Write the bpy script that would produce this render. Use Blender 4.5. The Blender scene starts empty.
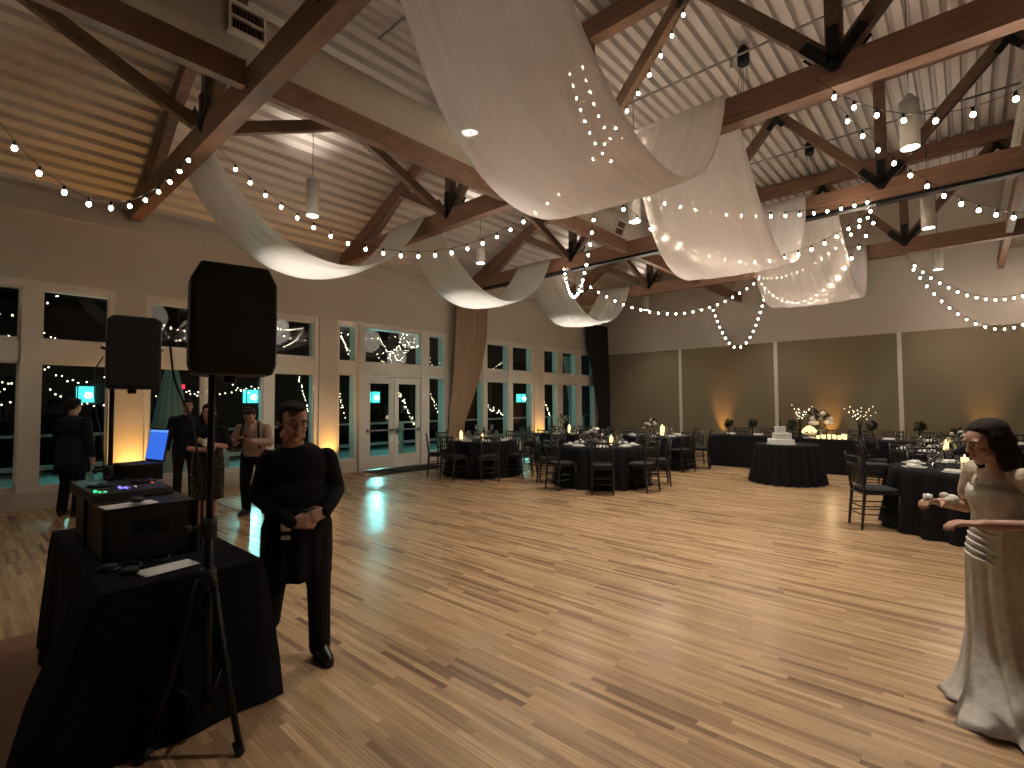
import bpy, bmesh, math, random
from mathutils import Vector, Matrix, Euler, Quaternion
random.seed(7)
PI = math.pi
SC = bpy.context.scene
COL = SC.collection

# ------------------------------------------------------------------ materials
def _mat(name):
    m = bpy.data.materials.new(name); m.use_nodes = True
    nt = m.node_tree; nt.nodes.clear()
    out = nt.nodes.new('ShaderNodeOutputMaterial')
    return m, nt, out

def pbr(name, col, rough=0.6, metal=0.0, noise=0.0, nscale=8.0, bump=0.0, spec=0.5, coat=0.0, stretch=(1, 1, 1), dark=0.7):
    m, nt, out = _mat(name)
    b = nt.nodes.new('ShaderNodeBsdfPrincipled')
    b.inputs['Base Color'].default_value = (*col, 1)
    b.inputs['Roughness'].default_value = rough
    b.inputs['Metallic'].default_value = metal
    b.inputs['Specular IOR Level'].default_value = spec
    b.inputs['Coat Weight'].default_value = coat
    nt.links.new(b.outputs[0], out.inputs[0])
    if noise > 0 or bump > 0:
        tc = nt.nodes.new('ShaderNodeTexCoord'); mp = nt.nodes.new('ShaderNodeMapping')
        mp.inputs['Scale'].default_value = stretch
        n = nt.nodes.new('ShaderNodeTexNoise'); n.inputs['Scale'].default_value = nscale; n.inputs['Detail'].default_value = 5
        nt.links.new(tc.outputs['Object'], mp.inputs[0]); nt.links.new(mp.outputs[0], n.inputs['Vector'])
        if noise > 0:
            mx = nt.nodes.new('ShaderNodeMix'); mx.data_type = 'RGBA'
            mx.inputs[6].default_value = (*[c * (1 - noise * dark) for c in col], 1)
            mx.inputs[7].default_value = (*[min(1, c * (1 + noise * 0.6)) for c in col], 1)
            nt.links.new(n.outputs[0], mx.inputs[0]); nt.links.new(mx.outputs[2], b.inputs['Base Color'])
        if bump > 0:
            bp = nt.nodes.new('ShaderNodeBump'); bp.inputs['Strength'].default_value = bump; bp.inputs['Distance'].default_value = 0.01
            nt.links.new(n.outputs[0], bp.inputs['Height']); nt.links.new(bp.outputs[0], b.inputs['Normal'])
    return m

def emit(name, col, strength, sample=True):
    m, nt, out = _mat(name)
    e = nt.nodes.new('ShaderNodeEmission'); e.inputs[0].default_value = (*col, 1); e.inputs[1].default_value = strength
    nt.links.new(e.outputs[0], out.inputs[0])
    if not sample: m.cycles.emission_sampling = 'NONE'
    return m

def floor_mat():
    m, nt, out = _mat('oak_strip_floor'); N = nt.nodes.new; L = nt.links.new
    b = N('ShaderNodeBsdfPrincipled'); L(b.outputs[0], out.inputs[0])
    tc = N('ShaderNodeTexCoord')
    br = N('ShaderNodeTexBrick'); br.offset = 0.37; br.offset_frequency = 2; br.squash = 1.0
    br.inputs['Scale'].default_value = 1.0
    br.inputs['Color1'].default_value = (0, 0, 0, 1); br.inputs['Color2'].default_value = (1, 1, 1, 1)
    br.inputs['Mortar'].default_value = (0.25, 0.25, 0.25, 1)
    br.inputs['Mortar Size'].default_value = 0.0012
    br.inputs['Brick Width'].default_value = 0.62; br.inputs['Row Height'].default_value = 0.042
    # random shift of each row so the end joints do not line up
    sx = N('ShaderNodeSeparateXYZ'); L(tc.outputs['Object'], sx.inputs[0])
    dv = N('ShaderNodeMath'); dv.operation = 'DIVIDE'; dv.inputs[1].default_value = 0.042; L(sx.outputs[1], dv.inputs[0])
    fl = N('ShaderNodeMath'); fl.operation = 'FLOOR'; L(dv.outputs[0], fl.inputs[0])
    wn = N('ShaderNodeTexWhiteNoise'); wn.noise_dimensions = '1D'; L(fl.outputs[0], wn.inputs['W'])
    ml = N('ShaderNodeMath'); ml.operation = 'MULTIPLY_ADD'; ml.inputs[1].default_value = 3.0; L(wn.outputs[0], ml.inputs[0]); L(sx.outputs[0], ml.inputs[2])
    cx = N('ShaderNodeCombineXYZ'); L(ml.outputs[0], cx.inputs[0]); L(sx.outputs[1], cx.inputs[1])
    L(cx.outputs[0], br.inputs['Vector'])
    cr = N('ShaderNodeValToRGB'); L(br.outputs[0], cr.inputs[0])
    e = cr.color_ramp.elements
    e[0].position = 0.0; e[0].color = (0.190, 0.112, 0.062, 1)
    e[1].position = 1.0; e[1].color = (0.57, 0.385, 0.215, 1)
    for p, c in ((0.07, (0.30, 0.185, 0.105)), (0.35, (0.41, 0.262, 0.140)), (0.75, (0.49, 0.322, 0.175))):
        x = e.new(p); x.color = (*c, 1)
    mp = N('ShaderNodeMapping'); mp.inputs['Scale'].default_value = (1.6, 62, 1); L(cx.outputs[0], mp.inputs[0])
    n = N('ShaderNodeTexNoise'); n.inputs['Scale'].default_value = 1.6; n.inputs['Detail'].default_value = 6; L(mp.outputs[0], n.inputs['Vector'])
    gr = N('ShaderNodeMapRange'); gr.inputs[1].default_value = 0.3; gr.inputs[2].default_value = 0.7; gr.inputs[3].default_value = 0.70; gr.inputs[4].default_value = 1.22; L(n.outputs[0], gr.inputs[0])
    mm = N('ShaderNodeVectorMath'); mm.operation = 'MULTIPLY'; L(cr.outputs[0], mm.inputs[0]); L(gr.outputs[0], mm.inputs[1])
    L(mm.outputs[0], b.inputs['Base Color'])
    n2 = N('ShaderNodeTexNoise'); n2.inputs['Scale'].default_value = 1.3; L(tc.outputs['Object'], n2.inputs['Vector'])
    rr = N('ShaderNodeMapRange'); rr.inputs[3].default_value = 0.20; rr.inputs[4].default_value = 0.30; L(n2.outputs[0], rr.inputs[0])
    L(rr.outputs[0], b.inputs['Roughness'])
    bp = N('ShaderNodeBump'); bp.inputs['Strength'].default_value = 0.25; bp.inputs['Distance'].default_value = 0.002
    L(br.outputs['Fac'], bp.inputs['Height']); bp.invert = True; L(bp.outputs[0], b.inputs['Normal'])
    return m

def glass_mat(name='window_glass', gain=1.6, tint=(1, 1, 1)):
    m, nt, out = _mat(name); N = nt.nodes.new; L = nt.links.new
    t = N('ShaderNodeBsdfTransparent'); t.inputs[0].default_value = (*tint, 1)
    g = N('ShaderNodeBsdfGlossy'); g.inputs['Roughness'].default_value = 0.0
    lw = N('ShaderNodeLayerWeight'); lw.inputs[0].default_value = 0.5
    pw = N('ShaderNodeMath'); pw.operation = 'POWER'; pw.inputs[1].default_value = 5; L(lw.outputs['Facing'], pw.inputs[0])
    f = N('ShaderNodeMath'); f.operation = 'MULTIPLY_ADD'; f.inputs[1].default_value = 0.96; f.inputs[2].default_value = 0.04; L(pw.outputs[0], f.inputs[0])
    mu = N('ShaderNodeMath'); mu.operation = 'MULTIPLY'; mu.inputs[1].default_value = gain; mu.use_clamp = True
    mx = N('ShaderNodeMixShader')
    L(f.outputs[0], mu.inputs[0]); L(mu.outputs[0], mx.inputs[0]); L(t.outputs[0], mx.inputs[1]); L(g.outputs[0], mx.inputs[2]); L(mx.outputs[0], out.inputs[0])
    return m

def sheer_mat(name, col, clear=0.22, trans=0.5, gloss=0.04):
    m, nt, out = _mat(name); N = nt.nodes.new; L = nt.links.new
    d = N('ShaderNodeBsdfDiffuse'); d.inputs[0].default_value = (*col, 1)
    t = N('ShaderNodeBsdfTranslucent'); t.inputs[0].default_value = (*col, 1)
    g = N('ShaderNodeBsdfGlossy'); g.inputs[0].default_value = (*col, 1); g.inputs['Roughness'].default_value = 0.3
    c = N('ShaderNodeBsdfTransparent')
    m1 = N('ShaderNodeMixShader'); m1.inputs[0].default_value = trans; L(d.outputs[0], m1.inputs[1]); L(t.outputs[0], m1.inputs[2])
    m2 = N('ShaderNodeMixShader'); m2.inputs[0].default_value = gloss; L(m1.outputs[0], m2.inputs[1]); L(g.outputs[0], m2.inputs[2])
    m3 = N('ShaderNodeMixShader'); L(m2.outputs[0], m3.inputs[1]); L(c.outputs[0], m3.inputs[2])
    tc = N('ShaderNodeTexCoord'); mp = N('ShaderNodeMapping'); mp.inputs['Scale'].default_value = (14, 0.6, 0.6)
    n = N('ShaderNodeTexNoise'); n.inputs['Scale'].default_value = 1.0; n.inputs['Detail'].default_value = 3
    r = N('ShaderNodeMapRange'); r.inputs[1].default_value = 0.35; r.inputs[2].default_value = 0.65; r.inputs[3].default_value = clear * 0.7; r.inputs[4].default_value = clear * 1.3
    L(tc.outputs['Object'], mp.inputs[0]); L(mp.outputs[0], n.inputs['Vector']); L(n.outputs[0], r.inputs[0]); L(r.outputs[0], m3.inputs[0])
    L(m3.outputs[0], out.inputs[0])
    return m

def wood_mat(name, col, rough=0.55):
    m, nt, out = _mat(name); N = nt.nodes.new; L = nt.links.new
    b = N('ShaderNodeBsdfPrincipled'); b.inputs['Roughness'].default_value = rough; L(b.outputs[0], out.inputs[0])
    tc = N('ShaderNodeTexCoord'); mp = N('ShaderNodeMapping'); mp.inputs['Scale'].default_value = (1.2, 3, 22)
    n = N('ShaderNodeTexNoise'); n.inputs['Scale'].default_value = 1.5; n.inputs['Detail'].default_value = 6
    L(tc.outputs['Object'], mp.inputs[0]); L(mp.outputs[0], n.inputs['Vector'])
    cr = N('ShaderNodeValToRGB'); e = cr.color_ramp.elements
    e[0].position = 0.3; e[0].color = (*[c * 0.66 for c in col], 1); e[1].position = 0.75; e[1].color = (*[c * 1.25 for c in col], 1)
    L(n.outputs[0], cr.inputs[0]); L(cr.outputs[0], b.inputs['Base Color'])
    return m

M = {}
M['floor'] = floor_mat()
M['wall'] = pbr('painted_wall', (0.50, 0.45, 0.38), 0.75, noise=0.05, nscale=3)
M['wallback'] = pbr('painted_back_wall', (0.52, 0.46, 0.41), 0.8, noise=0.06, nscale=2)
M['panel'] = pbr('olive_fabric_panel', (0.215, 0.180, 0.120), 0.95, noise=0.12, nscale=40, spec=0.1)
M['trim'] = pbr('cream_trim', (0.60, 0.56, 0.49), 0.5, noise=0.04, nscale=5)
M['deck'] = pbr('painted_metal_deck', (0.56, 0.50, 0.455), 0.55, noise=0.05, nscale=2)
M['timber'] = wood_mat('glulam_timber', (0.200, 0.105, 0.065))
M['timber2'] = wood_mat('web_timber', (0.130, 0.072, 0.042))
M['steel'] = pbr('black_steel', (0.010, 0.010, 0.011), 0.45, metal=0.6, noise=0.2)
M['duct'] = pbr('painted_spiral_duct', (0.50, 0.45, 0.38), 0.5, noise=0.05)
M['ductseam'] = pbr('duct_seam', (0.36, 0.32, 0.27), 0.5, noise=0.05)
M['white'] = pbr('white_enamel', (0.62, 0.58, 0.53), 0.45, noise=0.03)
M['sheer'] = sheer_mat('sheer_white_voile', (0.93, 0.89, 0.88), 0.20, 0.5, 0.05)
M['sheer2'] = sheer_mat('white_satin_voile', (0.92, 0.91, 0.89), 0.10, 0.45, 0.05)
M['tan'] = pbr('tan_curtain_fabric', (0.30, 0.205, 0.135), 0.9, noise=0.15, nscale=30, spec=0.1)
M['darkcurtain'] = pbr('charcoal_curtain_fabric', (0.018, 0.016, 0.018), 0.9, noise=0.15, nscale=30, spec=0.1)
M['blackcloth'] = pbr('black_tablecloth', (0.010, 0.010, 0.012), 0.9, noise=0.2, nscale=60, bump=0.1, spec=0.12)
M['djcloth'] = pbr('black_booth_cloth', (0.008, 0.008, 0.010), 0.95, noise=0.2, nscale=60, spec=0.10)
M['chair'] = pbr('black_chair_lacquer', (0.012, 0.010, 0.010), 0.3, noise=0.1)
M['cushion'] = pbr('black_chair_cushion', (0.010, 0.010, 0.011), 0.85, noise=0.1)
M['plastic'] = pbr('black_plastic', (0.010, 0.010, 0.012), 0.55, noise=0.1, nscale=80, bump=0.1)
M['grille'] = pbr('speaker_grille', (0.007, 0.007, 0.008), 0.7, noise=0.3, nscale=200, bump=0.4)
M['china'] = pbr('white_china', (0.75, 0.73, 0.68), 0.2, noise=0.02)
M['napkin'] = pbr('white_napkin', (0.70, 0.67, 0.62), 0.9, noise=0.05, nscale=20)
M['paper'] = pbr('white_paper', (0.84, 0.82, 0.78), 0.8, noise=0.04, nscale=60)
M['cake'] = pbr('white_icing', (0.80, 0.78, 0.74), 0.5, noise=0.04, nscale=30)
M['candle'] = pbr('ivory_candle_wax', (0.72, 0.62, 0.40), 0.5, noise=0.03)
M['flame'] = emit('candle_flame', (1.0, 0.62, 0.22), 14, sample=False)
M['candleglow'] = emit('candle_and_rose_glow', (1.0, 0.72, 0.30), 1.7, sample=False)
M['drink'] = glass_mat('drinking_glass', 4.5, (0.93, 0.93, 0.95))
M['glass'] = glass_mat('window_glass', 1.0, (0.92, 0.95, 0.94))
M['bulb'] = emit('warm_bulb', (1.0, 0.82, 0.60), 85, sample=False)
M['fairy'] = emit('fairy_bulb', (1.0, 0.82, 0.56), 12, sample=False)
M['lens'] = emit('pendant_lens', (1.0, 0.96, 0.90), 22.0, sample=False)
M['amberlens'] = emit('amber_lens', (1.0, 0.50, 0.10), 12, sample=False)
M['teal'] = emit('teal_lantern_glass', (0.08, 0.85, 0.76), 1.8, sample=True)
M['tealcore'] = emit('teal_lantern_core', (0.30, 1.0, 0.93), 750, sample=True)
M['exitred'] = emit('red_sign_face', (1.0, 0.03, 0.06), 1.6, sample=False)
M['screen'] = emit('blue_screen', (0.035, 0.13, 0.62), 1.15, sample=False)
M['screenhi'] = emit('screen_panel', (0.10, 0.26, 0.80), 1.3, sample=False)
M['ledg'] = emit('green_led', (0.05, 0.9, 0.30), 1.6, sample=False)
M['ledb'] = emit('violet_led', (0.20, 0.16, 0.95), 1.8, sample=False)
M['ledr'] = emit('red_led', (1.0, 0.12, 0.06), 1.6, sample=False)
M['ledw'] = emit('white_led', (0.8, 0.9, 1.0), 1.4, sample=False)
M['skin'] = pbr('skin', (0.46, 0.26, 0.19), 0.55, noise=0.08, nscale=12)
M['lips'] = pbr('lips', (0.34, 0.12, 0.10), 0.45, noise=0.05)
M['eye'] = pbr('eye_white', (0.60, 0.57, 0.54), 0.25, noise=0.02)
M['iris'] = pbr('dark_iris', (0.02, 0.013, 0.010), 0.2, noise=0.02)
M['hair'] = pbr('dark_brown_hair', (0.016, 0.009, 0.006), 0.75, spec=0.2, noise=0.5, nscale=30, bump=0.6, stretch=(3, 3, 0.5))
M['blackwear'] = pbr('black_clothing', (0.010, 0.010, 0.013), 0.9, noise=0.2, nscale=40, spec=0.12)
M['trousers'] = pbr('charcoal_trousers', (0.014, 0.013, 0.014), 0.9, noise=0.2, nscale=40, spec=0.12)
M['shoe'] = pbr('black_shoe_leather', (0.010, 0.009, 0.009), 0.35, noise=0.1)
M['navy'] = pbr('dark_suit_cloth', (0.012, 0.013, 0.022), 0.9, noise=0.2, nscale=40, spec=0.12)
M['blush'] = pbr('dusty_pink_shirt', (0.36, 0.25, 0.21), 0.85, noise=0.15, nscale=14)
M['sequin'] = pbr('black_sequin_cloth', (0.022, 0.021, 0.023), 0.22, metal=0.7, noise=0.8, nscale=110, bump=1.0)
M['sequindot'] = pbr('silver_sequin', (0.7, 0.68, 0.66), 0.15, metal=1.0, noise=0.05)
M['dress'] = pbr('ivory_dress_lace', (0.60, 0.55, 0.49), 0.7, noise=0.40, nscale=26, bump=0.6)
M['lace'] = pbr('ivory_lace', (0.52, 0.40, 0.30), 0.8, noise=0.9, nscale=22, bump=0.8)
M['outdark'] = pbr('dark_outside_wall', (0.0025, 0.003, 0.003), 1.0, noise=0.3, nscale=2, spec=0.0)
M['porch'] = pbr('concrete_porch', (0.10, 0.11, 0.10), 0.8, noise=0.2, nscale=4)
M['rail'] = pbr('pale_railing', (0.42, 0.42, 0.38), 0.6, noise=0.05)
M['outcloth'] = pbr('pale_outdoor_curtain', (0.40, 0.42, 0.40), 0.8, noise=0.1, nscale=9)
M['mat'] = pbr('brown_floor_mat', (0.22, 0.125, 0.078), 0.95, noise=0.3, nscale=90, bump=0.3, spec=0.1)
M['doormat'] = pbr('grey_door_mat', (0.045, 0.045, 0.045), 0.95, noise=0.3, nscale=90, bump=0.3, spec=0.1)
M['leaf'] = pbr('dark_foliage', (0.018, 0.026, 0.012), 0.7, noise=0.4, nscale=20)
M['flower'] = pbr('white_blossom', (0.62, 0.58, 0.50), 0.8, noise=0.15, nscale=30)
M['metal'] = pbr('brushed_metal', (0.35, 0.33, 0.30), 0.35, metal=0.9, noise=0.1)
M['redcable'] = pbr('grey_pipe', (0.22, 0.20, 0.18), 0.5, noise=0.1)

# ------------------------------------------------------------------ mesh helper
class MB:
    def __init__(s): s.v = []; s.f = []; s.sm = []; s.mi = []; s.cur = 0
    def face(s, idx, smooth=False): s.f.append(tuple(idx)); s.sm.append(smooth); s.mi.append(s.cur)
    def box(s, a, b):
        x0, y0, z0 = [min(p, q) for p, q in zip(a, b)]; x1, y1, z1 = [max(p, q) for p, q in zip(a, b)]
        n = len(s.v)
        s.v += [(x0, y0, z0), (x1, y0, z0), (x1, y1, z0), (x0, y1, z0), (x0, y0, z1), (x1, y0, z1), (x1, y1, z1), (x0, y1, z1)]
        for q in ((0, 3, 2, 1), (4, 5, 6, 7), (0, 1, 5, 4), (1, 2, 6, 5), (2, 3, 7, 6), (3, 0, 4, 7)): s.face([n + i for i in q])
        return s
    def beam(s, p, q, w, d, up=(0, 0, 1), bev=0.0):
        """bar from p to q, w wide (sideways), d deep (along up)"""
        p = Vector(p); q = Vector(q); t = (q - p).normalized(); u = Vector(up)
        sd = t.cross(u)
        if sd.length < 1e-4: sd = t.cross(Vector((1, 0, 0)))
        sd.normalize(); u = sd.cross(t).normalized()
        n = len(s.v)
        for c in (p, q):
            for a, b in ((-1, -1), (1, -1), (1, 1), (-1, 1)):
                s.v.append(tuple(c + sd * (a * w / 2) + u * (b * d / 2)))
        for k in ((3, 2, 1, 0), (4, 5, 6, 7), (0, 1, 5, 4), (1, 2, 6, 5), (2, 3, 7, 6), (3, 0, 4, 7)): s.face([n + i for i in k])
        return s
    def rings(s, rings, closed=True, cap0=True, cap1=True, smooth=True):
        n = len(s.v); m = len(rings[0])
        for r in rings: s.v += [tuple(p) for p in r]
        for i in range(len(rings) - 1):
            for j in range(m if closed else m - 1):
                a = n + i * m + j; b = n + i * m + (j + 1) % m
                s.face((a, b, b + m, a + m), smooth)
        if closed and cap0: s.face([n + j for j in range(m)][::-1], False)
        if closed and cap1: s.face([n + (len(rings) - 1) * m + j for j in range(m)], False)
        return s
    def tube(s, pts, r, n=8, caps=True):
        pts = [Vector(p) for p in pts]; rs = r if isinstance(r, (list, tuple)) else [r] * len(pts)
        R = []; prev = None
        for i, p in enumerate(pts):
            t = (pts[min(i + 1, len(pts) - 1)] - pts[max(i - 1, 0)]).normalized()
            a = prev if prev is not None else (Vector((0, 0, 1)) if abs(t.z) < 0.9 else Vector((1, 0, 0)))
            sd = t.cross(a).normalized(); u = sd.cross(t).normalized(); prev = u
            R.append([p + (sd * math.cos(k * 2 * PI / n) + u * math.sin(k * 2 * PI / n)) * rs[i] for k in range(n)])
        return s.rings(R, cap0=caps, cap1=caps)
    def lathe(s, prof, c=(0, 0, 0), n=16, caps=True, sx=1, sy=1):
        R = [[(c[0] + r * sx * math.cos(k * 2 * PI / n), c[1] + r * sy * math.sin(k * 2 * PI / n), c[2] + z) for k in range(n)] for r, z in prof]
        return s.rings(R, cap0=caps, cap1=caps)
    def ball(s, c, r, n=10, m=6, rot=None):
        rx, ry, rz = r if isinstance(r, (list, tuple)) else (r, r, r)
        R = []
        for i in range(m + 1):
            th = PI * (i / m) * 0.998 + 0.001 * PI
            ring = []
            for k in range(n):
                v = Vector((rx * math.sin(th) * math.cos(k * 2 * PI / n), ry * math.sin(th) * math.sin(k * 2 * PI / n), -rz * math.cos(th)))
                if rot is not None: v = rot @ v
                ring.append(Vector(c) + v)
            R.append(ring)
        return s.rings(R)
    def capsule(s, p, r0, q, r1, n=12):
        p = Vector(p); q = Vector(q); t = q - p
        if t.length < 1e-5: return s.ball(p, max(r0, r1), n, 8)
        t.normalize(); a = Vector((0, 0, 1)) if abs(t.z) < 0.9 else Vector((1, 0, 0))
        sd = t.cross(a).normalized(); u = sd.cross(t).normalized()
        prof = [(-math.cos(x) * r0, math.sin(x) * r0, 0) for x in (0.05, 0.5, 1.0, PI / 2)] + [(math.sin(x) * r1, math.cos(x) * r1, 1) for x in (0, 0.55, 1.05, PI / 2 - 0.05)]
        R = []
        for off, rad, e in prof:
            c = (q if e else p) + t * off
            R.append([c + (sd * math.cos(k * 2 * PI / n) + u * math.sin(k * 2 * PI / n)) * rad for k in range(n)])
        return s.rings(R)
    def grid(s, P, smooth=True):
        n = len(s.v); h = len(P); w = len(P[0])
        for r in P: s.v += [tuple(p) for p in r]
        for i in range(h - 1):
            for j in range(w - 1):
                a = n + i * w + j; s.face((a, a + 1, a + w + 1, a + w), smooth)
        return s
    def mesh(s, name, off=(0, 0, 0)):
        me = bpy.data.meshes.new(name)
        me.from_pydata([(x - off[0], y - off[1], z - off[2]) for x, y, z in s.v], [], s.f)
        me.polygons.foreach_set('use_smooth', s.sm); me.polygons.foreach_set('material_index', s.mi)
        me.update(); return me
    def build(s, name, mat, parent=None, off=(0, 0, 0), loc=None, fix=True):
        me = s.mesh(name, off)
        if fix:
            bm = bmesh.new(); bm.from_mesh(me); bmesh.ops.recalc_face_normals(bm, faces=bm.faces); bm.to_mesh(me); bm.free()
        for m in (mat if isinstance(mat, (list, tuple)) else [mat]): me.materials.append(m)
        o = bpy.data.objects.new(name, me); COL.objects.link(o)
        if parent is not None: o.parent = parent
        if loc is not None: o.location = loc
        return o

def solid(o, t):
    md = o.modifiers.new('thickness', 'SOLIDIFY'); md.thickness = t; md.offset = 0
    return o

def bevel(o, w=0.005, seg=2):
    md = o.modifiers.new('bevel', 'BEVEL'); md.width = w; md.segments = seg; md.limit_method = 'ANGLE'
    return o

def tag(o, label, cat, group=None, kind=None):
    o['label'] = label; o['category'] = cat
    if group: o['group'] = group
    if kind: o['kind'] = kind
    return o

def thing(name, label, cat, loc=(0, 0, 0), rz=0, group=None):
    o = bpy.data.objects.new(name, None); COL.objects.link(o); o.empty_display_size = 0.1
    o.location = loc; o.rotation_euler = (0, 0, rz)
    return tag(o, label, cat, group)

KIDS = {}
def copy_tree(o, label=None, group=None, loc=None, rz=None, parent=None):
    c = o.copy(); COL.objects.link(c)
    if parent is not None: c.parent = parent
    if label: c['label'] = label
    if group: c['group'] = group
    if loc is not None: c.location = loc
    if rz is not None: c.rotation_euler = (0, 0, rz)
    if o.name not in KIDS: KIDS[o.name] = list(o.children)
    for ch in KIDS[o.name]: copy_tree(ch, parent=c)
    return c

def struct(name, mb, mat, label, cat, parent=None):
    o = mb.build(name, mat, parent)
    if parent is None: tag(o, label, cat, kind='structure')
    return o

def spot(name, loc, aim, power, col, size=90, blend=0.6, rad=0.05):
    l = bpy.data.lights.new(name, 'SPOT'); l.energy = power; l.color = col; l.spot_size = math.radians(size); l.spot_blend = blend; l.shadow_soft_size = rad
    o = bpy.data.objects.new(name, l); COL.objects.link(o); o.location = loc
    o.rotation_euler = (Vector(aim) - Vector(loc)).to_track_quat('-Z', 'Y').to_euler()
    return o

def point(name, loc, power, col, rad=0.05):
    l = bpy.data.lights.new(name, 'POINT'); l.energy = power; l.color = col; l.shadow_soft_size = rad
    o = bpy.data.objects.new(name, l); COL.objects.link(o); o.location = loc
    return o

# ------------------------------------------------------------------ the room
WX = -10.72          # inner face of the window wall
WY = 17.47           # inner face of the far wall
RX = 5.9             # right wall
FY = -7.0            # wall behind the camera
WARM = (1.0, 0.80, 0.58)

struct('floor', MB().box((-11.1, FY, -0.1), (RX, WY, 0)), M['floor'], 'light oak strip floor of the whole hall', 'floor')

# window wall: sill, upper band, columns
POSTS = [(-1.95, -1.53), (1.86, 2.27), (5.48, 5.92), (9.28, 9.72), (13.0, 13.47), (16.86, WY)]
wb = MB()
wb.box((-11.0, FY, 3.55), (WX, WY, 4.64))                    # spandrel above the windows
wb.box((-11.02, FY, 4.64), (-10.86, WY, 5.4))                # recessed band under the roof deck
wb.box((-11.0, FY, 4.60), (WX + 0.05, WY, 4.66))             # ledge
wb.box((-11.0, FY, 0), (WX, -1.95, 3.55))
for a, b in POSTS: wb.box((-11.0, a, 0), (WX + 0.02, b, 3.56))
for a, b in ((POSTS[0][1], POSTS[1][0]), (POSTS[1][1], POSTS[2][0]), (POSTS[3][1], POSTS[4][0]), (POSTS[4][1], POSTS[5][0]), (5.92, 6.5), (8.48, 9.28)):
    wb.box((-11.0, a, 0), (WX - 0.01, b, 0.26))
struct('wall_left', wb, M['wall'], 'cream window wall with columns and plain band above the windows', 'wall')

def window(n, y0, y1, cuts, label, sill=0.26):
    """bay of fixed panes: frame with members between y0 and y1; cuts = pane intervals"""
    f = MB(); d0, d1 = -10.97, WX - 0.005
    edges = [y0] + [c for p in cuts for c in p] + [y1]
    for i in range(0, len(edges), 2):
        f.box((d0, edges[i], sill), (d1, edges[i + 1], 3.55))
    for a, b in cuts:
        for z0, z1 in ((sill, sill + 0.07), (2.28, 2.62), (3.43, 3.55)):
            f.box((d0, a - 0.001, z0), (d1 - 0.012, b + 0.001, z1))
        for z0, z1 in ((sill + 0.07, 2.28), (2.62, 3.43)):        # thin sash beads
            for bx in (((a, z0), (a + 0.035, z1)), ((b - 0.035, z0), (b, z1)), ((a, z1 - 0.035), (b, z1)), ((a, z0), (b, z0 + 0.035))):
                f.box((WX - 0.10, bx[0][0], bx[0][1]), (WX - 0.03, bx[1][0], bx[1][1]))
    o = struct('window_%d' % n, f, M['trim'], label, 'window')
    for a, b in cuts:
        for z0, z1 in ((sill + 0.07, 2.28), (2.62, 3.43)):
            g = MB().box((WX - 0.068, a, z0), (WX - 0.06, b, z1)).build('glass_pane', M['glass'], o)
    return o

window(1, POSTS[0][1], POSTS[1][0], [(-1.42, -0.42), (-0.26, 0.70), (0.92, 1.78)], 'tall paned window behind the dark clothed guest at the far left')
window(2, POSTS[1][1], POSTS[2][0], [(2.34, 3.20), (3.34, 4.30), (4.50, 5.38)], 'tall paned window behind the loudspeakers and the standing guests')
window(3, POSTS[3][1], POSTS[4][0], [(9.84, 10.62), (10.80, 11.75), (11.95, 12.90)], 'tall paned window just past the tan curtain')
window(4, POSTS[4][1], POSTS[5][0], [(13.56, 14.33), (14.62, 15.48), (15.80, 16.72)], 'tall paned window beside the charcoal curtain')

# door bay (bay B): sidelights, transom and a pair of glazed doors
f = MB(); d0, d1 = -10.97, WX - 0.005
for a, b, z0, z1 in ((5.92, 5.98, .26, 3.55), (6.38, 6.66, 0, 3.55), (8.33, 8.60, 0, 3.55), (9.10, 9.28, .26, 3.55)): f.box((d0, a, z0), (d1, b, z1))
for a, b in ((5.98, 6.38), (8.60, 9.10)):
    for z0, z1 in ((.26, .33), (2.28, 2.62), (3.43, 3.55)): f.box((d0, a, z0), (d1 - .012, b, z1))
    f.box((-10.9, a, 0.0), (WX - .02, b, .27))
f.box((d0, 6.66, 2.28), (d1 - .012, 8.33, 2.62)); f.box((d0, 6.66, 3.43), (d1 - .012, 8.33, 3.55))
f.box((-11.0, 6.60, 0), (WX + .03, 6.665, 2.30)); f.box((WX - .02, 6.46, 0), (WX + .05, 6.60, 3.5))
w5 = struct('window_5', f, M['trim'], 'sidelights and transom framing the glazed double doors', 'window')
for a, b, z0, z1 in ((5.98, 6.38, .33, 2.28), (5.98, 6.38, 2.62, 3.43), (6.66, 8.33, 2.62, 3.43), (8.60, 9.10, .33, 2.28), (8.60, 9.10, 2.62, 3.43)):
    MB().box((WX - .068, a, z0), (WX - .06, b, z1)).build('glass_pane', M['glass'], w5)
dr = thing('door_1', 'glazed cream double doors with push bars in the window wall', 'door', (WX - 0.05, 7.495, 0)); dr['kind'] = 'structure'
for sgn in (-1, 1):
    a, b = (6.68, 7.485) if sgn < 0 else (7.505, 8.315)
    lf = MB()
    for q in ((a, 0.02, a + .13, 2.26), (b - .13, 0.02, b, 2.26)): lf.box((WX - .075, q[0], q[1]), (WX - .03, q[2], q[3]))
    lf.box((WX - .075, a + .12, 0.02), (WX - .03, b - .12, .33)); lf.box((WX - .075, a + .12, 2.10), (WX - .03, b - .12, 2.26))
    L = bevel(lf.build('door_leaf', M['trim'], dr, off=dr.location), 0.006)
    MB().box((WX - .056, a + .12, .32), (WX - .05, b - .12, 2.11)).build('glass_pane', M['glass'], L, off=(0, 0, 0)).location = -Vector(dr.location)
    h = MB(); h.tube([(WX + .02, a + .05, .95), (WX + .02, b - .05, .95)], .018); h.box((WX - .03, a + .03, .91), (WX + .03, a + .09, .99)); h.box((WX - .03, b - .09, .91), (WX + .03, b - .03, .99))
    h.build('push_bar', M['metal'], L).location = -Vector(dr.location)
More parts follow.
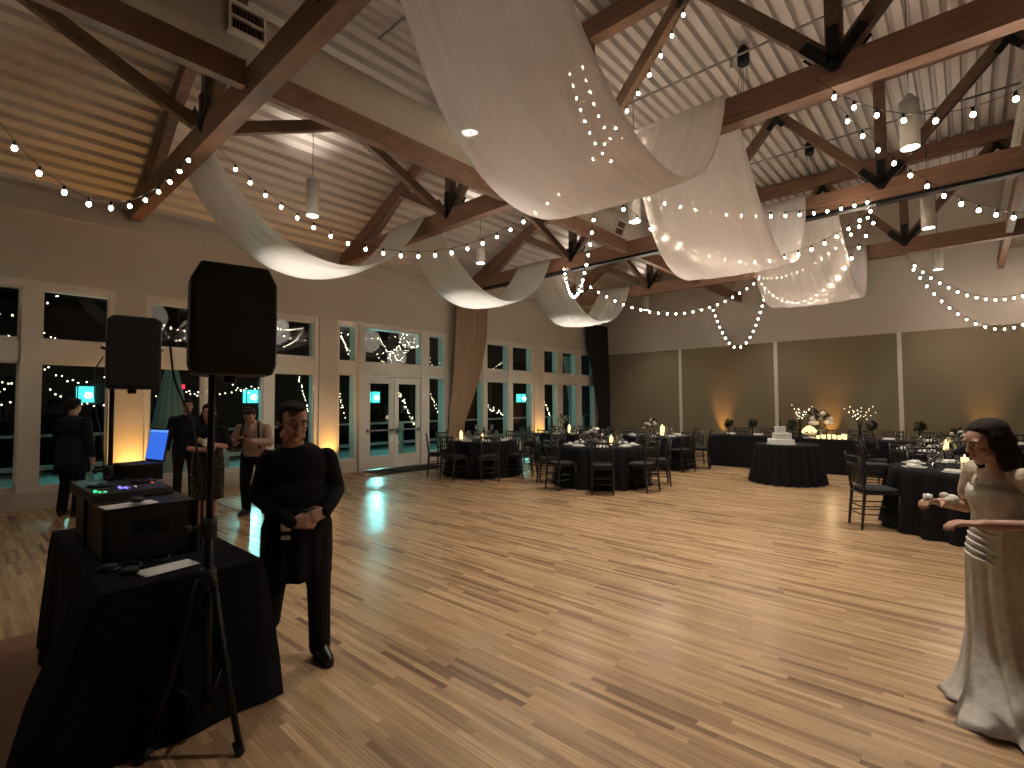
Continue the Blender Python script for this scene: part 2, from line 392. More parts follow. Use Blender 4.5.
tag(bevel(MB().box((-10.62, 6.55, 0.0), (-9.85, 8.5, 0.015)).build('door_mat', M['doormat']), .004), 'dark grey entrance mat in front of the glazed double doors', 'mat')

# far wall with olive panels
b_ = MB(); b_.box((-11.0, WY, 0), (RX + .2, WY + .2, 7.3)); b_.box((-11.0, WY - .05, 3.49), (RX, WY, 3.60)); b_.box((-11.0, WY - .02, 4.62), (RX, WY, 4.70))
struct('wall_back', b_, M['wallback'], 'far end wall, plain above and panelled below', 'wall')
xs = [-10.72, -7.60, -4.48, -1.36, 1.78, 4.9, RX]
for i in range(6):
    names = ['beside the charcoal curtain', 'second from the charcoal curtain', 'behind the cake', 'behind the long head table', 'behind the dark haired bride', 'last on the right']
    struct('wall_back.%03d' % (i + 1), MB().box((xs[i] + .03, WY - .035, 0), (xs[i + 1] - .03, WY - .001, 3.49)), M['panel'], 'olive fabric wall panel, ' + names[i], 'wall panel')
    if i < 5:
        struct('trim_%d' % (i + 1), MB().box((xs[i + 1] - .05, WY - .06, 0), (xs[i + 1] + .05, WY - .002, 3.50)), M['white'], 'narrow cream upright between the olive panels, %s' % ['nearest the charcoal curtain', 'rising behind the round tables', 'rising behind the cake', 'right of the twig centrepiece', 'hidden at the right end'][i], 'trim')
struct('wall_right', MB().box((RX, FY, 0), (RX + .2, WY + .2, 7.3)), M['wallback'], 'plain wall at the right side of the hall', 'wall')
struct('wall_front', MB().box((-11.0, FY - .2, 0), (RX + .2, FY, 7.3)), M['wallback'], 'plain wall behind the camera', 'wall')

# corrugated roof deck: eaves 5.07, slope .5 to a flat middle at 7.15
def roofz(x):
    l = 5.07 + 0.5 * (x + 10.72); r = 5.07 + 0.5 * (RX - x)
    return min(7.17, l, r)
prof = []; x = -11.05
pitch = .2; slot = .07; dep = .10
while x < RX + .2:
    for dx, dz in ((0, 0), (pitch - slot - .02, 0), (pitch - slot, dep), (pitch - .02, dep)):
        prof.append((x + dx, roofz(x + dx) + dz))
    x += pitch
dk = MB(); R0 = [(px, FY - .1, pz) for px, pz in prof]; R1 = [(px, WY + .15, pz) for px, pz in prof]
dk.grid([R0, R1], smooth=False)
ce = dk.build('ceiling', M['deck']); tag(ce, 'ribbed pale metal roof deck sloping up from the window wall', 'ceiling', kind='structure')
dk2 = MB(); dk2.grid([[(px, y, roofz(px) + .13) for px in (-11.2, -10.72, -6.56, 1.74, RX + .3)] for y in (FY - .2, WY + .2)], smooth=False)
o = solid(dk2.build('roof', M['outdark']), .02); tag(o, 'outer roof skin above the metal deck', 'roof', kind='structure')

# ------------------------------------------------------------------ roof trusses
def plate(p, dirs, y, L=.42, w=.11):
    m = MB()
    for d in dirs:
        q = Vector((p[0], y, p[1])) + Vector((d[0], 0, d[1])).normalized() * L
        m.beam((p[0], y, p[1]), q, .014, w, up=(-d[1], 0, d[0]))
        m.tube([q + Vector((-d[0], 0, -d[1])).normalized() * .05 + Vector((0, -.02, 0)), q + Vector((-d[0], 0, -d[1])).normalized() * .05 + Vector((0, .02, 0))], .016, 8)
    m.ball((p[0], y, p[1]), (.07, .014, .07)); m.tube([(p[0], y - .02, p[1]), (p[0], y + .02, p[1])], .02, 8)
    return m
TR = [-1.9, 2.1, 6.1, 10.0, 14.0]
TN = ['behind the camera', 'nearest the camera, passing over the loudspeakers', 'second from the camera, above the dance floor', 'third from the camera, carrying a dark track', 'farthest from the camera, in front of the end wall']
NOD = [-7.0, -3.97, -0.93, 2.1]; TOPN = [-8.5, -5.48, -2.45, 0.58, 3.6]
def make_truss(i, y):
    t = thing('roof_truss', 'brown timber roof truss ' + TN[i], 'roof truss', (-10.6, y, 4.8))
    off = t.location
    def P(n, mb, m='timber'): 
        return mb.build(n, M[m], t, off=off)
    P('bottom_chord', MB().box((-10.8, y - .09, 4.84), (RX, y + .09, 5.16)))
    P('top_chord', MB().box((-6.6, y - .09, 6.82), (1.8, y + .09, 7.12)))
    for sx, e in ((-10.75, -6.45), (RX - .03, 1.62)):
        P('rafter', MB().beam((sx, y, 4.93), (e, y, 6.93), .14, .25, up=(0, 0, 1)), 'timber')
    zt = lambda X: min(6.8, roofz(X) - .30)
    for k, n in enumerate(NOD):
        P('post', MB().box((n - .075, y - .075, 5.18), (n + .075, y + .075, zt(n) + .1)), 'timber2')
    for k in range(5):
        tx = TOPN[k]
        for n in NOD:
            if abs(n - tx) < 1.7:
                P('diagonal_brace', MB().beam((n, y, 5.12), (tx, y, zt(tx) + .05), .13, .15), 'timber2')
    P('diagonal_brace', MB().beam((-9.75, y, 5.12), (-8.5, y, zt(-8.5) + .05), .13, .14), 'timber2')
    P('post', MB().box((-9.95, y - .07, 5.15), (-9.83, y + .07, 5.42)), 'timber2')
    for n in NOD:
        for s in (-1, 1):
            P('gusset_plate', plate((n, 5.06), [(-1.5, 1.75), (0, 1), (1.5, 1.75)] if n != 2.1 else [(-1.5, 1.75), (0, 1)], y + s * .10), 'steel')
    for n in TOPN[1:4]:
        P('gusset_plate', plate((n, 6.72), [(-1.5, -1.75), (1.5, -1.75)], y - .10, .2, .09), 'steel')
    if i == 3: P('partition_track', MB().box((-10.7, y - .08, 4.785), (RX, y + .08, 4.84)), 'steel')
    return t
for i, y in enumerate(TR): make_truss(i, y)

# beams along the hall, in pieces between trusses
def along(name, X, z0, z1, w, lab):
    t = thing(name, lab, 'beam', (X, TR[0], z0)); ys = TR + [WY]
    for a, b in zip([FY] + TR, TR + [WY]):
        m = MB(); m.box((X - w / 2, a + .13, z0), (X + w / 2, b - (.13 if b != WY else 0), z1)); m.box((X + w / 2 - .002, a + .13, z0 + .19), (X + w / 2 + .012, b - .13, z0 + .205))
        m.build('beam_segment', M['timber'], t, off=t.location)
along('purlin_beam', -5.52, 4.90, 5.17, .11, 'long timber beam running below the spiral duct from truss to truss')
along('purlin_beam', 0.70, 4.90, 5.17, .11, 'long timber beam at the right running toward the end wall')
# cross bracing planes at X = -7 between the trusses
for i in range(4):
    a, b = TR[i], TR[i + 1]
    t = thing('cross_brace', 'pair of crossing timber braces between roof trusses, ' + ['by the camera', 'above the nearest white swag', 'above the second window-side swag', 'above the third window-side swag'][i], 'brace', (-7, a, 5.0))
    MB().beam((-6.93, a + .14, 5.10), (-6.93, b - .14, 6.75), .10, .15).build('brace_bar', M['timber2'], t, off=t.location)
    MB().beam((-7.05, b - .14, 5.10), (-7.05, a + .14, 6.75), .10, .15).build('brace_bar', M['timber2'], t, off=t.location)

# spiral ducts
def duct(X, z, r, lab, vents=()):
    t = thing('spiral_duct', lab, 'duct', (X, FY, z))
    m = MB(); m.tube([(X, FY + .01, z), (X, WY - .01, z)], r, 40); m.build('duct_pipe', M['duct'], t, off=t.location)
    s = MB(); y = FY + .1
    pts = []
    n = int((WY - FY) / .16)
    for i in range(n * 14):
        a = i / 14 * 2 * PI; pts.append((X + (r + .002) * math.cos(a), FY + .05 + i / 14 * .16, z + (r + .002) * math.sin(a)))
    s.tube(pts, .005, 4); s.build('spiral_seam', M['ductseam'], t, off=t.location)
    for vy, ang in vents:
        v = MB(); c = Vector((X, vy, z)); d = Vector((math.cos(ang), 0, math.sin(ang))); u = Vector((-math.sin(ang), 0, math.cos(ang)))
        def R(a, b, y0, y1, h0, h1, mb=v):
            pts = [c + d * e + u * h + Vector((0, yy, 0)) for e in (a, b) for yy, h in ((y0, h0), (y1, h0), (y1, h1), (y0, h1))]
            k = len(mb.v); mb.v += [tuple(p) for p in pts]
            for q in ((0, 1, 2, 3), (7, 6, 5, 4), (0, 4, 5, 1), (1, 5, 6, 2), (2, 6, 7, 3), (3, 7, 4, 0)): mb.face([k + j for j in q])
        R(r - .08, r + .05, -.19, .19, -.17, -.14); R(r - .08, r + .05, -.19, .19, .14, .17); R(r - .08, r + .05, -.19, -.165, -.14, .14); R(r - .08, r + .05, .165, .19, -.14, .14); R(r - .04, r + .05, -.19, .19, -.01, .01)
        fr = v.build('vent_frame', M['white'], t, off=t.location)
        gq = MB(); R(r - .02, r + .01, -.165, .165, -.14, .14, gq)
        g = gq.build('vent_core', M['steel'], fr, off=t.location)
        sl = MB()
        for k in range(9): R(r + .01, r + .03, -.15 + k * .036, -.144 + k * .036, -.14, .14, sl)
        sl.build('vent_grille', M['timber'], fr, off=t.location)
duct(-6.02, 5.66, .38, 'pale spiral duct running along the hall above the long beam', [(2.03, math.radians(3)), (9.9, math.radians(-25))])
duct(1.02, 5.75, .38, 'pale spiral duct at the right edge running toward the end wall')

# sprinkler pipe and hoist canisters at the roof
sp = MB()
for y in (4.1, 8.05, 12.0):
    sp.tube([(-6.3, y, 6.98), (1.6, y, 6.98)], .018, 6)
    for X in (-5.2, -2.6, -0.2): sp.tube([(X, y, 6.98), (X, y, 6.86)], .014, 6); sp.ball((X, y, 6.85), .03)
tag(sp.build('sprinkler_pipe', M['redcable']), 'thin grey sprinkler pipes fixed under the ribbed roof deck', 'pipe')
for i, (X, y) in enumerate(((-2.45, 8.15), (-2.35, 12.1))):
    t = thing('hoist_canister', ['black ceiling canister with cables near the sheer centre swag', 'farther black ceiling canister with cables, above the last swags'][i], 'hoist', (X, y, 7.05))
    bevel(MB().lathe([(.015, .1), (.05, .1), (.05, .04), (.09, .04), (.09, -.18), (.07, -.20)], n=20).build('canister_body', M['steel'], t), .005)
    for k in range(5):
        a = k * 2 * PI / 5
        MB().tube([(.05 * math.cos(a), .05 * math.sin(a), -.18), (.16 * math.cos(a), .30 * math.sin(a), -1.5 if i == 0 else -.7)], .004, 4).build('hanging_cable', M['steel'], t)

# ------------------------------------------------------------------ pendant lamps
def make_pendant():
    t = thing('pendant_lamp', 'x', 'pendant light')
    b = MB(); b.lathe([(.098, 0), (.106, 0.0), (.106, .60), (.098, .60), (.096, .02)], n=24, caps=False); b.build('lamp_shade', M['white'], t)
    MB().lathe([(.001, .03), (.0975, .03), (.0975, .024), (.001, .024)], n=24).build('lens', M['lens'], t)
    c = MB(); c.lathe([(.05, .5), (.05, .66), (.02, .70)], n=12)
    for k in range(3):
        a = k * 2 * PI / 3; c.tube([(.10 * math.cos(a), .10 * math.sin(a), .6), (.02 * math.cos(a), .02 * math.sin(a), .70)], .006, 5)
    c.build('lamp_holder', M['white'], t)
    return t
pen0 = make_pendant(); first = True
ROWN = {-8.2: 'window-side row', -4.3: 'middle row', -0.45: 'right-hand row'}
BAY = {0.05: 'bay beside the camera', 4.05: 'first bay ahead', 8.05: 'second bay ahead', 12.05: 'third bay ahead', 16.05: 'last bay by the end wall'}
PW = {}
for X in (-8.2, -4.3, -0.45):
    for y in (0.05, 4.05, 8.05, 12.05, 16.05):
        if X > -4 and y < 2: continue
        lab = 'white cylinder pendant of the %s, in the %s' % (ROWN[X], BAY[y])
        z = 4.8
        if first: t = pen0; t.location = (X, y, z); t['label'] = lab; first = False
        else:
            t = copy_tree(pen0, lab, None, (X, y, z))
        ztop = roofz(X)
        MB().tube([(0, 0, .69), (0, 0, ztop - z + .02)], .006, 6).build('suspension_cord', M['steel'], t)
for o in COL.objects:
    if o.name.startswith('pendant_lamp'): o['group'] = 'white cylinder pendants under the roof'
DOWN = {(-8.2, .05): 45, (-8.2, 4.05): 300, (-8.2, 8.05): 300, (-8.2, 12.05): 300, (-8.2, 16.05): 130,
        (-4.3, .05): 60, (-4.3, 4.05): 240, (-4.3, 8.05): 420, (-4.3, 12.05): 330, (-4.3, 16.05): 130,
        (-.45, 4.05): 480, (-.45, 8.05): 420, (-.45, 12.05): 330, (-.45, 16.05): 130}
for (X, y), p in DOWN.items():
    if p: spot('pendant_light', (X, y, 4.79), (X, y, 0), p, (1.0, .89, .77), 105, .8, .09)
    if p: spot('pendant_uplight', (X, y, 5.47), (X, y, 9), (29 if X > -8 else 60) if y > 1 else 2, (1.0, .90, .79), 125 if X > -8 else 105, .9, .07)

# ------------------------------------------------------------------ sheer swags
def swag(name, X0, X1, ya, yb, zs, ze, lab, mat, thick=0.004, crease=5, skew=0.0, seed=0):
    rnd = random.Random(seed); ph = [rnd.uniform(0, 6) for _ in range(4)]
    P = []; nu, nv = 48, 26
    for i in range(nu + 1):
        u = i / nu; y = ya + (yb - ya) * u
        row = []
        edge = abs(2 * u - 1)
        pin = 1 - .14 * edge ** 3
        for j in range(nv + 1):
            v = j / nv; xc = (X0 + X1) / 2; hw = (X1 - X0) / 2
            X = xc + (v * 2 - 1) * hw * pin + skew * (u - .5)
            c = 2 * u - 1
            z = zs + (ze - zs) * (.72 * c * c + .28 * c ** 4)
            z -= .05 * math.cos((v * 2 - 1) * PI / 2) * (1 - c * c)
            z += (1 - edge ** 6) * ((.004 + .028 * edge ** 2) * math.sin(v * crease * PI * 2 + ph[0] + 1.2 * math.sin(3 * u + ph[1])) + .003 * math.sin(v * 11 * PI + ph[2] + 2 * u))
            row.append((X, y, z))
        P.append(row)
    # over the top of the chord at both ends, with a short tail
    def tail(row, s): return [[(x, y + s * .05, 5.168) for x, y, z in row], [(x, y + s * .145, 5.166) for x, y, z in row]]
    P = tail(P[0], -1)[::-1][1:] + P + tail(P[-1], 1)[:-1]
    o = solid(MB().grid(P).build(name, mat), thick)
    return tag(o, lab, 'ceiling drape', 'white fabric swags hung between the roof trusses')
E_ = .15
swag('fabric_swag', -8.75, -7.45, 2.1 + E_, 6.1 - E_, 3.84, 5.17, 'white fabric swag nearest the windows, above the big loudspeaker', M['sheer2'], seed=1)
swag('fabric_swag', -8.70, -7.45, 6.1 + E_, 10.0 - E_, 3.84, 5.17, 'white fabric swag in front of the tan curtain, window-side row', M['sheer2'], seed=2)
swag('fabric_swag', -8.75, -7.5, 10.0 + E_, 14.0 - E_, 3.84, 5.17, 'smallest window-side white swag, beside the charcoal curtain', M['sheer2'], seed=3)
swag('fabric_swag', -3.45, -1.88, 2.1 + E_, 6.1 - E_, 3.62, 5.18, 'largest sheer white swag, hanging over the middle of the dance floor', M['sheer'], seed=4)
swag('fabric_swag', -3.45, -1.88, 6.1 + E_, 10.0 - E_, 3.64, 5.18, 'second sheer white swag of the centre row', M['sheer'], seed=5)
swag('fabric_swag', -3.15, -1.50, 10.0 + E_, 14.0 - E_, 3.68, 5.18, 'third sheer white swag of the centre row, nearest the end wall', M['sheer'], seed=6)
swag('fabric_swag', -3.30, -1.85, 14.0 + E_, 17.2, 4.0, 5.0, 'farthest pale swag of the centre row against the end wall', M['sheer'], seed=7) if False else None

# ------------------------------------------------------------------ string lights
bm_ = MB(); bm_.ball((0, 0, 0), (.019, .019, .023), 10, 7); bm_.cur = 1; bm_.lathe([(.004, .068), (.013, .064), (.013, .020)], n=8); BULB = bm_.mesh('bulb'); BULB.materials.append(M['bulb']); BULB.materials.append(M['steel'])
def string(a, b, sag, lab, gap=.235, n0=.3):
    a = Vector(a); b = Vector(b)
    t = thing('string_lights', lab, 'string lights', a)
    N = 60; pts = []
    for i in range(N + 1):
        u = i / N; p = a.lerp(b, u); p.z -= 4 * sag * u * (1 - u); pts.append(p)
    MB().tube([p - a for p in pts], .0035, 4).build('wire', M['steel'], t)
    d = 0; nxt = n0
    for i in range(N):
        seg = (pts[i + 1] - pts[i]).length
        while nxt < d + seg:
            p = pts[i].lerp(pts[i + 1], (nxt - d) / seg)
            q = p - a
            o = bpy.data.objects.new('bulb', BULB); COL.objects.link(o); o.parent = t; o.location = q + Vector((0, 0, -.068))
            nxt += gap
        d += seg
    return t
string((-7.05, 2.0, 4.9), (-5.5, -.35, 4.84), 1.25, 'string of warm bulbs curving down at the upper left, before the nearest truss')
string((-7.02, 2.2, 4.89), (-4.4, 6.0, 4.8), 1.15, 'string of warm bulbs sagging behind the nearest window-side swag')
string((-3.9, 6.22, 4.8), (-7.2, 9.9, 4.95), 1.12, 'string of warm bulbs dropping steeply to the third truss by the windows')
string((-7.08, 10.1, 4.8), (-3.98, 13.95, 4.8), .91, 'long low string of warm bulbs in front of the end wall')
string((-5.2, 13.95, 4.48), (-3.83, 14.1, 4.45), 1.35, 'deep loop of closely spaced warm bulbs below the farthest truss', gap=.17)
string((-.93, 14.0, 4.8), (2.1, 17.2, 4.8), 1.54, 'lower of the two bulb strings sagging at the right under the farthest truss')
string((-.95, 14.05, 4.85), (1.94, 17.2, 4.8), .89, 'upper of the two bulb strings at the right under the farthest truss')
string((-1.1, 6.0, 5.0), (1.45, 5.3, 4.83), .86, 'string of warm bulbs swinging to the upper right corner', gap=.26)
string((-1.02, 6.25, 4.9), (1.95, 9.9, 4.8), 1.1, 'string of warm bulbs running below the second truss to the right edge')
string((-2.3, 5.96, 6.7), (-3.9, 5.96, 5.02), .12, 'short steep string of warm bulbs beside a diagonal brace of the second truss', gap=.24)
string((-4.25, 5.93, 6.75), (-3.45, 5.93, 4.9), .35, 'string of warm bulbs on the second truss, glowing through the largest swag', gap=.21)
string((-4.0, 5.90, 6.72), (-2.9, 5.90, 5.1), .75, 'second string of warm bulbs on the same truss, showing through the largest swag', gap=.21)
string((-3.95, 6.22, 4.85), (-.95, 9.88, 4.85), 1.05, 'string of warm bulbs glowing through the second sheer swag', gap=.25)
string((-3.9, 6.24, 4.88), (-1.0, 9.86, 4.9), .38, 'shallow upper string of warm bulbs behind the second sheer swag', gap=.25)
string((-.95, 10.12, 4.85), (-3.95, 13.88, 4.85), 1.05, 'string of warm bulbs glowing through the third sheer swag', gap=.25)
string((-1.0, 10.14, 4.88), (-3.9, 13.86, 4.88), .4, 'shallow upper string of warm bulbs behind the third sheer swag', gap=.25)
string((-5.5, -.35, 4.84), (-7.0, -1.8, 4.85), 1.0, 'string of warm bulbs beside the camera, mirrored in the window panes')
for q in [(-3, 4.0, 4.3), (-2.6, 8.0, 4.3), (-2.5, 12, 4.3), (-5.8, 11.8, 4.2), (.3, 6.2, 4.4), (.6, 15.6, 4.0), (-5.6, 6.6, 4.2)]:
    point('string_glow', q, 26 if q[1] > 7 else 15, (1, .86, .70), .5)

# ------------------------------------------------------------------ curtains
def curtain(name, mat, stations, lab, n=64, pleats=9, amp=.03, seed=0):
    """stations: (z, centre x, centre y, half depth x, half width y)"""
    R = []
    for k in range(len(stations) - 1):
        s0, s1 = stations[k], stations[k + 1]
        for i in range(8 if k < len(stations) - 2 else 9):
            u = i / 8; u = u
            z, cx, cy, hx, hy = [a + (b - a) * u for a, b in zip(s0, s1)]
            ring = []
            for j in range(n):
                a = j * 2 * PI / n
                w = 1 + amp / max(hx, .05) * math.sin(a * pleats * 2 + .6 * math.sin(z * 1.3 + seed))
                ring.append((cx + hx * w * math.cos(a), cy + hy * math.sin(a) * (1 + .02 * math.sin(a * 7)), z))
            R.append(ring)
    return tag(MB().rings(R).build(name, mat), lab, 'curtain')
curtain('window_curtain', M['tan'], [(4.55, -10.50, 9.98, .10, .62), (3.4, -10.50, 9.93, .11, .60), (2.2, -10.50, 9.72, .12, .48), (1.5, -10.50, 9.50, .12, .36), (1.05, -10.50, 9.38, .11, .26), (.85, -10.50, 9.36, .11, .27), (.02, -10.5, 9.40, .13, .38)], 'tan floor-length curtain gathered to one side, right of the double doors')
curtain('window_curtain', M['darkcurtain'], [(4.55, -10.50, 16.55, .10, .75), (3.0, -10.50, 16.72, .11, .62), (1.8, -10.50, 16.95, .11, .44), (1.1, -10.50, 17.02, .1, .34), (.02, -10.5, 16.95, .12, .45)], 'charcoal floor-length curtain hanging in the far corner', seed=2)
for i, (a, b) in enumerate(((9.2, 10.8), (15.5, 17.4))):
    m = MB(); m.tube([(-10.5, a, 4.58), (-10.5, b, 4.58)], .018, 8); m.ball((-10.5, a, 4.58), .035); 
    for y in (a + .1, b - .1): m.tube([(-10.5, y, 4.58), (-10.70, y, 4.58)], .012, 6)
    tag(m.build('curtain_rod', M['metal']), ['metal rod carrying the tan curtain', 'metal rod carrying the charcoal curtain'][i], 'curtain rod')

# ------------------------------------------------------------------ amber uplights
def make_uplight():
    t = thing('uplight', 'x', 'uplight')
    bevel(MB().lathe([(.07, .02), (.085, .04), (.085, .17), (.07, .19)], n=16).build('lamp_housing', M['plastic'], t), .003)
    MB().lathe([(.001, .188), (.066, .188), (.066, .182), (.001, .182)], n=16).build('lens', M['amberlens'], t)
    m = MB(); m.box((-.10, -.015, 0), (.10, .015, .012)); m.box((-.10, -.015, 0), (-.09, .015, .11)); m.box((.09, -.015, 0), (.10, .015, .11)); m.build('stand_bracket', M['steel'], t)
    return t
UP = [((-10.50, 2.10), 'amber uplight at the column behind the booth'), ((-10.50, 5.72), 'amber uplight at the column left of the double doors'), ((-10.5, 13.25), 'amber uplight at the column beyond the tan curtain'),
      ((-6.13, 17.18), 'amber uplight below the olive panels, nearest the charcoal curtain'), ((-3.04, 17.18), 'amber uplight behind the head table, right of the cake'), ((.3, 17.18), 'amber uplight behind the bride, at the end wall')]
u0 = make_uplight()
for i, ((X, y), lab) in enumerate(UP):
    if i == 0: u0.location = (X, y, 0); u0['label'] = lab
    else: copy_tree(u0, lab, None, (X, y, 0))
for o in COL.objects:
    if o.name.startswith('uplight'): o['group'] = 'amber uplights at the walls'
for i, ((X, y), lab) in enumerate(UP):
    if i < 3: spot('amber_light', (X, y, .20), (WX + .02, y, 1.3), (170, 130, 130)[i], (1.0, .50, .12), 84, 1.0, .06)
    else: spot('amber_light', (X, y, .20), (X, WY, 1.9), (190, 190, 110)[i - 3], (1.0, .45, .09), 46, 1.0, .05)
spot('amber_light', (-10.3, 2.1, .3), (-9.9, 1.6, 6), 30, (1.0, .45, .10), 34, 1.0, .05)
spot('amber_light', (-10.3, 5.7, .3), (-9.9, 5.2, 6), 45, (1.0, .45, .10), 34, 1.0, .05)

# ------------------------------------------------------------------ outside
struct('floor.001', MB().box((-16.6, FY, -.12), (-11.0, 22, -.02)), M['porch'], 'dark concrete porch outside the windows', 'porch')
struct('wall_outside', MB().box((-16.8, FY, -.1), (-16.6, 22, 5.5)), M['outdark'], 'dark wall across the porch outside', 'wall')
struct('ceiling.001', MB().box((-16.8, FY, 4.6), (-11.02, 22, 4.7)), M['outdark'], 'dark porch roof outside the windows', 'ceiling')
def make_lantern():
    t = thing('wall_lantern', 'x', 'lantern')
    m = MB()
    for s in (-.17, .17):
        for q in (-.17, .17): m.box((s - .012, q - .012, -.2), (s + .012, q + .012, .2))
    m.box((-.19, -.19, .2), (.19, .19, .23)); m.box((-.19, -.19, -.23), (.19, .19, -.2)); m.box((-.7, -.04, -.03), (-.15, .04, .03))
    m.build('lantern_frame', M['steel'], t)
    MB().box((-.155, -.155, -.19), (.155, .155, .19)).build('lantern_glass', M['teal'], t)
    MB().ball((.165, .03, -.02), .07).build('lamp_core', M['tealcore'], t)
    return t
l0 = make_lantern(); LL = ['seen behind the dark guest at the far left', 'seen behind the person in the pink shirt', 'seen through the left door leaf', 'hidden by the tan curtain', 'seen through the window past the tan curtain']
for i, y in enumerate((2.2, 6.0, 10.2, 14.2, 18.3)):
    if i == 0: l0.location = (-15.9, y, 1.86); l0['label'] = 'teal lit square lantern outside, ' + LL[0]
    else: copy_tree(l0, 'teal lit square lantern outside, ' + LL[i], None, (-15.9, y, 1.84))
    point('lantern_light', (-14.6, y, 1.9), 9, (.15, 1.0, .88), .2)
def fairy(a, b, sag, lab, gap=.12, loops=1):
    rj = random.Random(int(a[1] * 100 + b[2] * 77))
    a = Vector(a); b = Vector(b); t = thing('fairy_lights', lab, 'fairy lights', a); t['group'] = 'fairy lights strung outside the windows'
    pts = []
    N = 40 * loops
    for i in range(N + 1):
        u = i / N; w = (u * loops) % 1.0
        p = a.lerp(b, u); p.z -= 4 * sag * w * (1 - w); pts.append(p)
    MB().tube([p - a for p in pts], .004, 4).build('wire', M['steel'], t)
    d = 0; nxt = .05
    for i in range(N):
        seg = (pts[i + 1] - pts[i]).length
        while nxt < d + seg:
            o = bpy.data.objects.new('bulb', FB); COL.objects.link(o); o.parent = t; o.location = pts[i].lerp(pts[i + 1], (nxt - d) / seg) - a + Vector((rj.uniform(-.05, .05), 0, -.02 - rj.uniform(0, .07))); nxt += gap * rj.uniform(.6, 1.6)
        d += seg
FB = MB().ball((0, 0, 0), .012, 8, 5).mesh('bulb'); FB.materials.append(M['fairy'])
fairy((-14.4, .1, 2.45), (-14.4, 2.6, 2.5), .35, 'fairy lights outside, high in the window behind the dark guest', loops=2)
fairy((-14.4, .0, 2.0), (-14.4, 2.8, 1.95), .3, 'fairy lights outside, low in the window behind the dark guest', loops=2)
fairy((-14.4, -1.2, 2.35), (-14.4, .9, 2.2), .3, 'fairy lights outside, crossing the far left pane', loops=3, gap=.10)
fairy((-14.4, -1.2, 3.5), (-14.4, 2.4, 3.2), .3, 'fairy lights outside, in the upper panes at the far left', loops=3)
fairy((-14.4, 3.0, 2.35), (-14.4, 5.6, 2.2), .35, 'fairy lights outside, between the two loudspeakers', loops=1)
fairy((-14.4, 3.0, 2.0), (-14.4, 4.6, 2.1), .2, 'lower fairy lights outside, above the dark suited man', loops=2)
fairy((-14.4, 4.9, 2.3), (-14.4, 5.9, 2.5), .4, 'fairy lights outside, behind the big loudspeaker pole', loops=1)
fairy((-14.4, 6.75, 2.5), (-14.4, 7.15, 1.2), .10, 'dangling fairy lights outside, left of the second amber column', loops=5, gap=.09)
fairy((-14.4, 8.0, 2.2), (-14.4, 8.25, 1.2), .10, 'dangling fairy lights outside, in the narrow sidelight', loops=5, gap=.09)
fairy((-14.4, 10.2, 2.2), (-14.4, 10.9, 1.0), .18, 'looping fairy lights outside, in the right door leaf', loops=6, gap=.09)
fairy((-14.4, 11.5, 2.2), (-14.4, 12.1, 1.2), .12, 'looping fairy lights outside, beside the tan curtain', loops=5, gap=.09)
fairy((-14.4, 14.55, 1.6), (-14.4, 15.5, 1.3), .2, 'looping fairy lights outside, just past the tan curtain', loops=3, gap=.08)
fairy((-14.4, 18.15, 1.8), (-14.4, 18.75, 1.0), .15, 'looping fairy lights outside, past the far amber column', loops=4, gap=.08)
fairy((-14.4, 20.3, 1.8), (-14.4, 21.2, 1.0), .15, 'looping fairy lights outside, beside the charcoal curtain', loops=4, gap=.08)
fairy((-14.4, 8.05, 3.9), (-14.4, 8.5, 3.1), .12, 'bright fairy lights added as bulb reflections, in the narrow upper sidelight', loops=5, gap=.06)  # added strand imitating indoor bulbs reflected in the upper glass
fairy((-14.4, 9.5, 3.85), (-14.4, 10.3, 3.9), .55, 'draped fairy lights added as a string reflection, in the transom above the doors', loops=1, gap=.08)  # stands in for a loop of the indoor string mirrored in the transom
fairy((-14.4, 9.4, 3.2), (-14.4, 10.9, 3.9), .25, 'looping fairy lights added as bulb reflections, low in the transom above the doors', loops=3, gap=.13)  # also drawn in place of room bulbs reflected in the glass
fairy((-14.4, 14.6, 3.0), (-14.4, 15.6, 3.6), .1, 'fairy lights outside, rising across an upper pane past the tan curtain', loops=1, gap=.16)
# railing along the porch
rl = thing('porch_railing', 'pale horizontal porch railing outside the left windows', 'railing', (-12.6, -6, 0))
MB().box((-12.63, -6, 1.02), (-12.56, 20, 1.07)).build('top_rail', M['rail'], rl, off=rl.location)
MB().box((-12.63, -6, .42), (-12.56, 20, .50)).build('bottom_rail', M['rail'], rl, off=rl.location)
for k in range(11): MB().box((-12.64, -5.4 + k * 2.4, 0), (-12.55, -5.31 + k * 2.4, 1.02)).build('rail_post', M['rail'], rl, off=rl.location)
curtain('outdoor_curtain', M['outcloth'], [(2.55, -12.2, 3.05, .05, .08), (1.6, -12.2, 3.05, .1, .26), (.0, -12.2, 3.05, .14, .52)], 'pale tapering cloth outside the glass, left of the dark suited man', pleats=7, amp=.02)
curtain('outdoor_curtain', M['outcloth'], [(3.4, -11.5, 16.2, .05, .5), (1.6, -11.5, 16.5, .1, .40), (.0, -11.5, 16.5, .14, .42)], 'pale outdoor drape glowing teal behind the charcoal curtain', pleats=9, amp=.02)
es = thing('exit_sign', 'small red lit sign seen through the window left of the big loudspeaker', 'sign', (-12.9, 3.35, 2.0))
bevel(MB().box((-.03, -.17, -.08), (.0, .17, .08)).build('sign_box', M['steel'], es), .004); MB().box((0.0, -.13, -.05), (.006, .13, .05)).build('sign_face', M['exitred'], es); MB().box((-.03, -.01, .08), (-.02, .01, 2.6)).build('sign_stem', M['steel'], es)
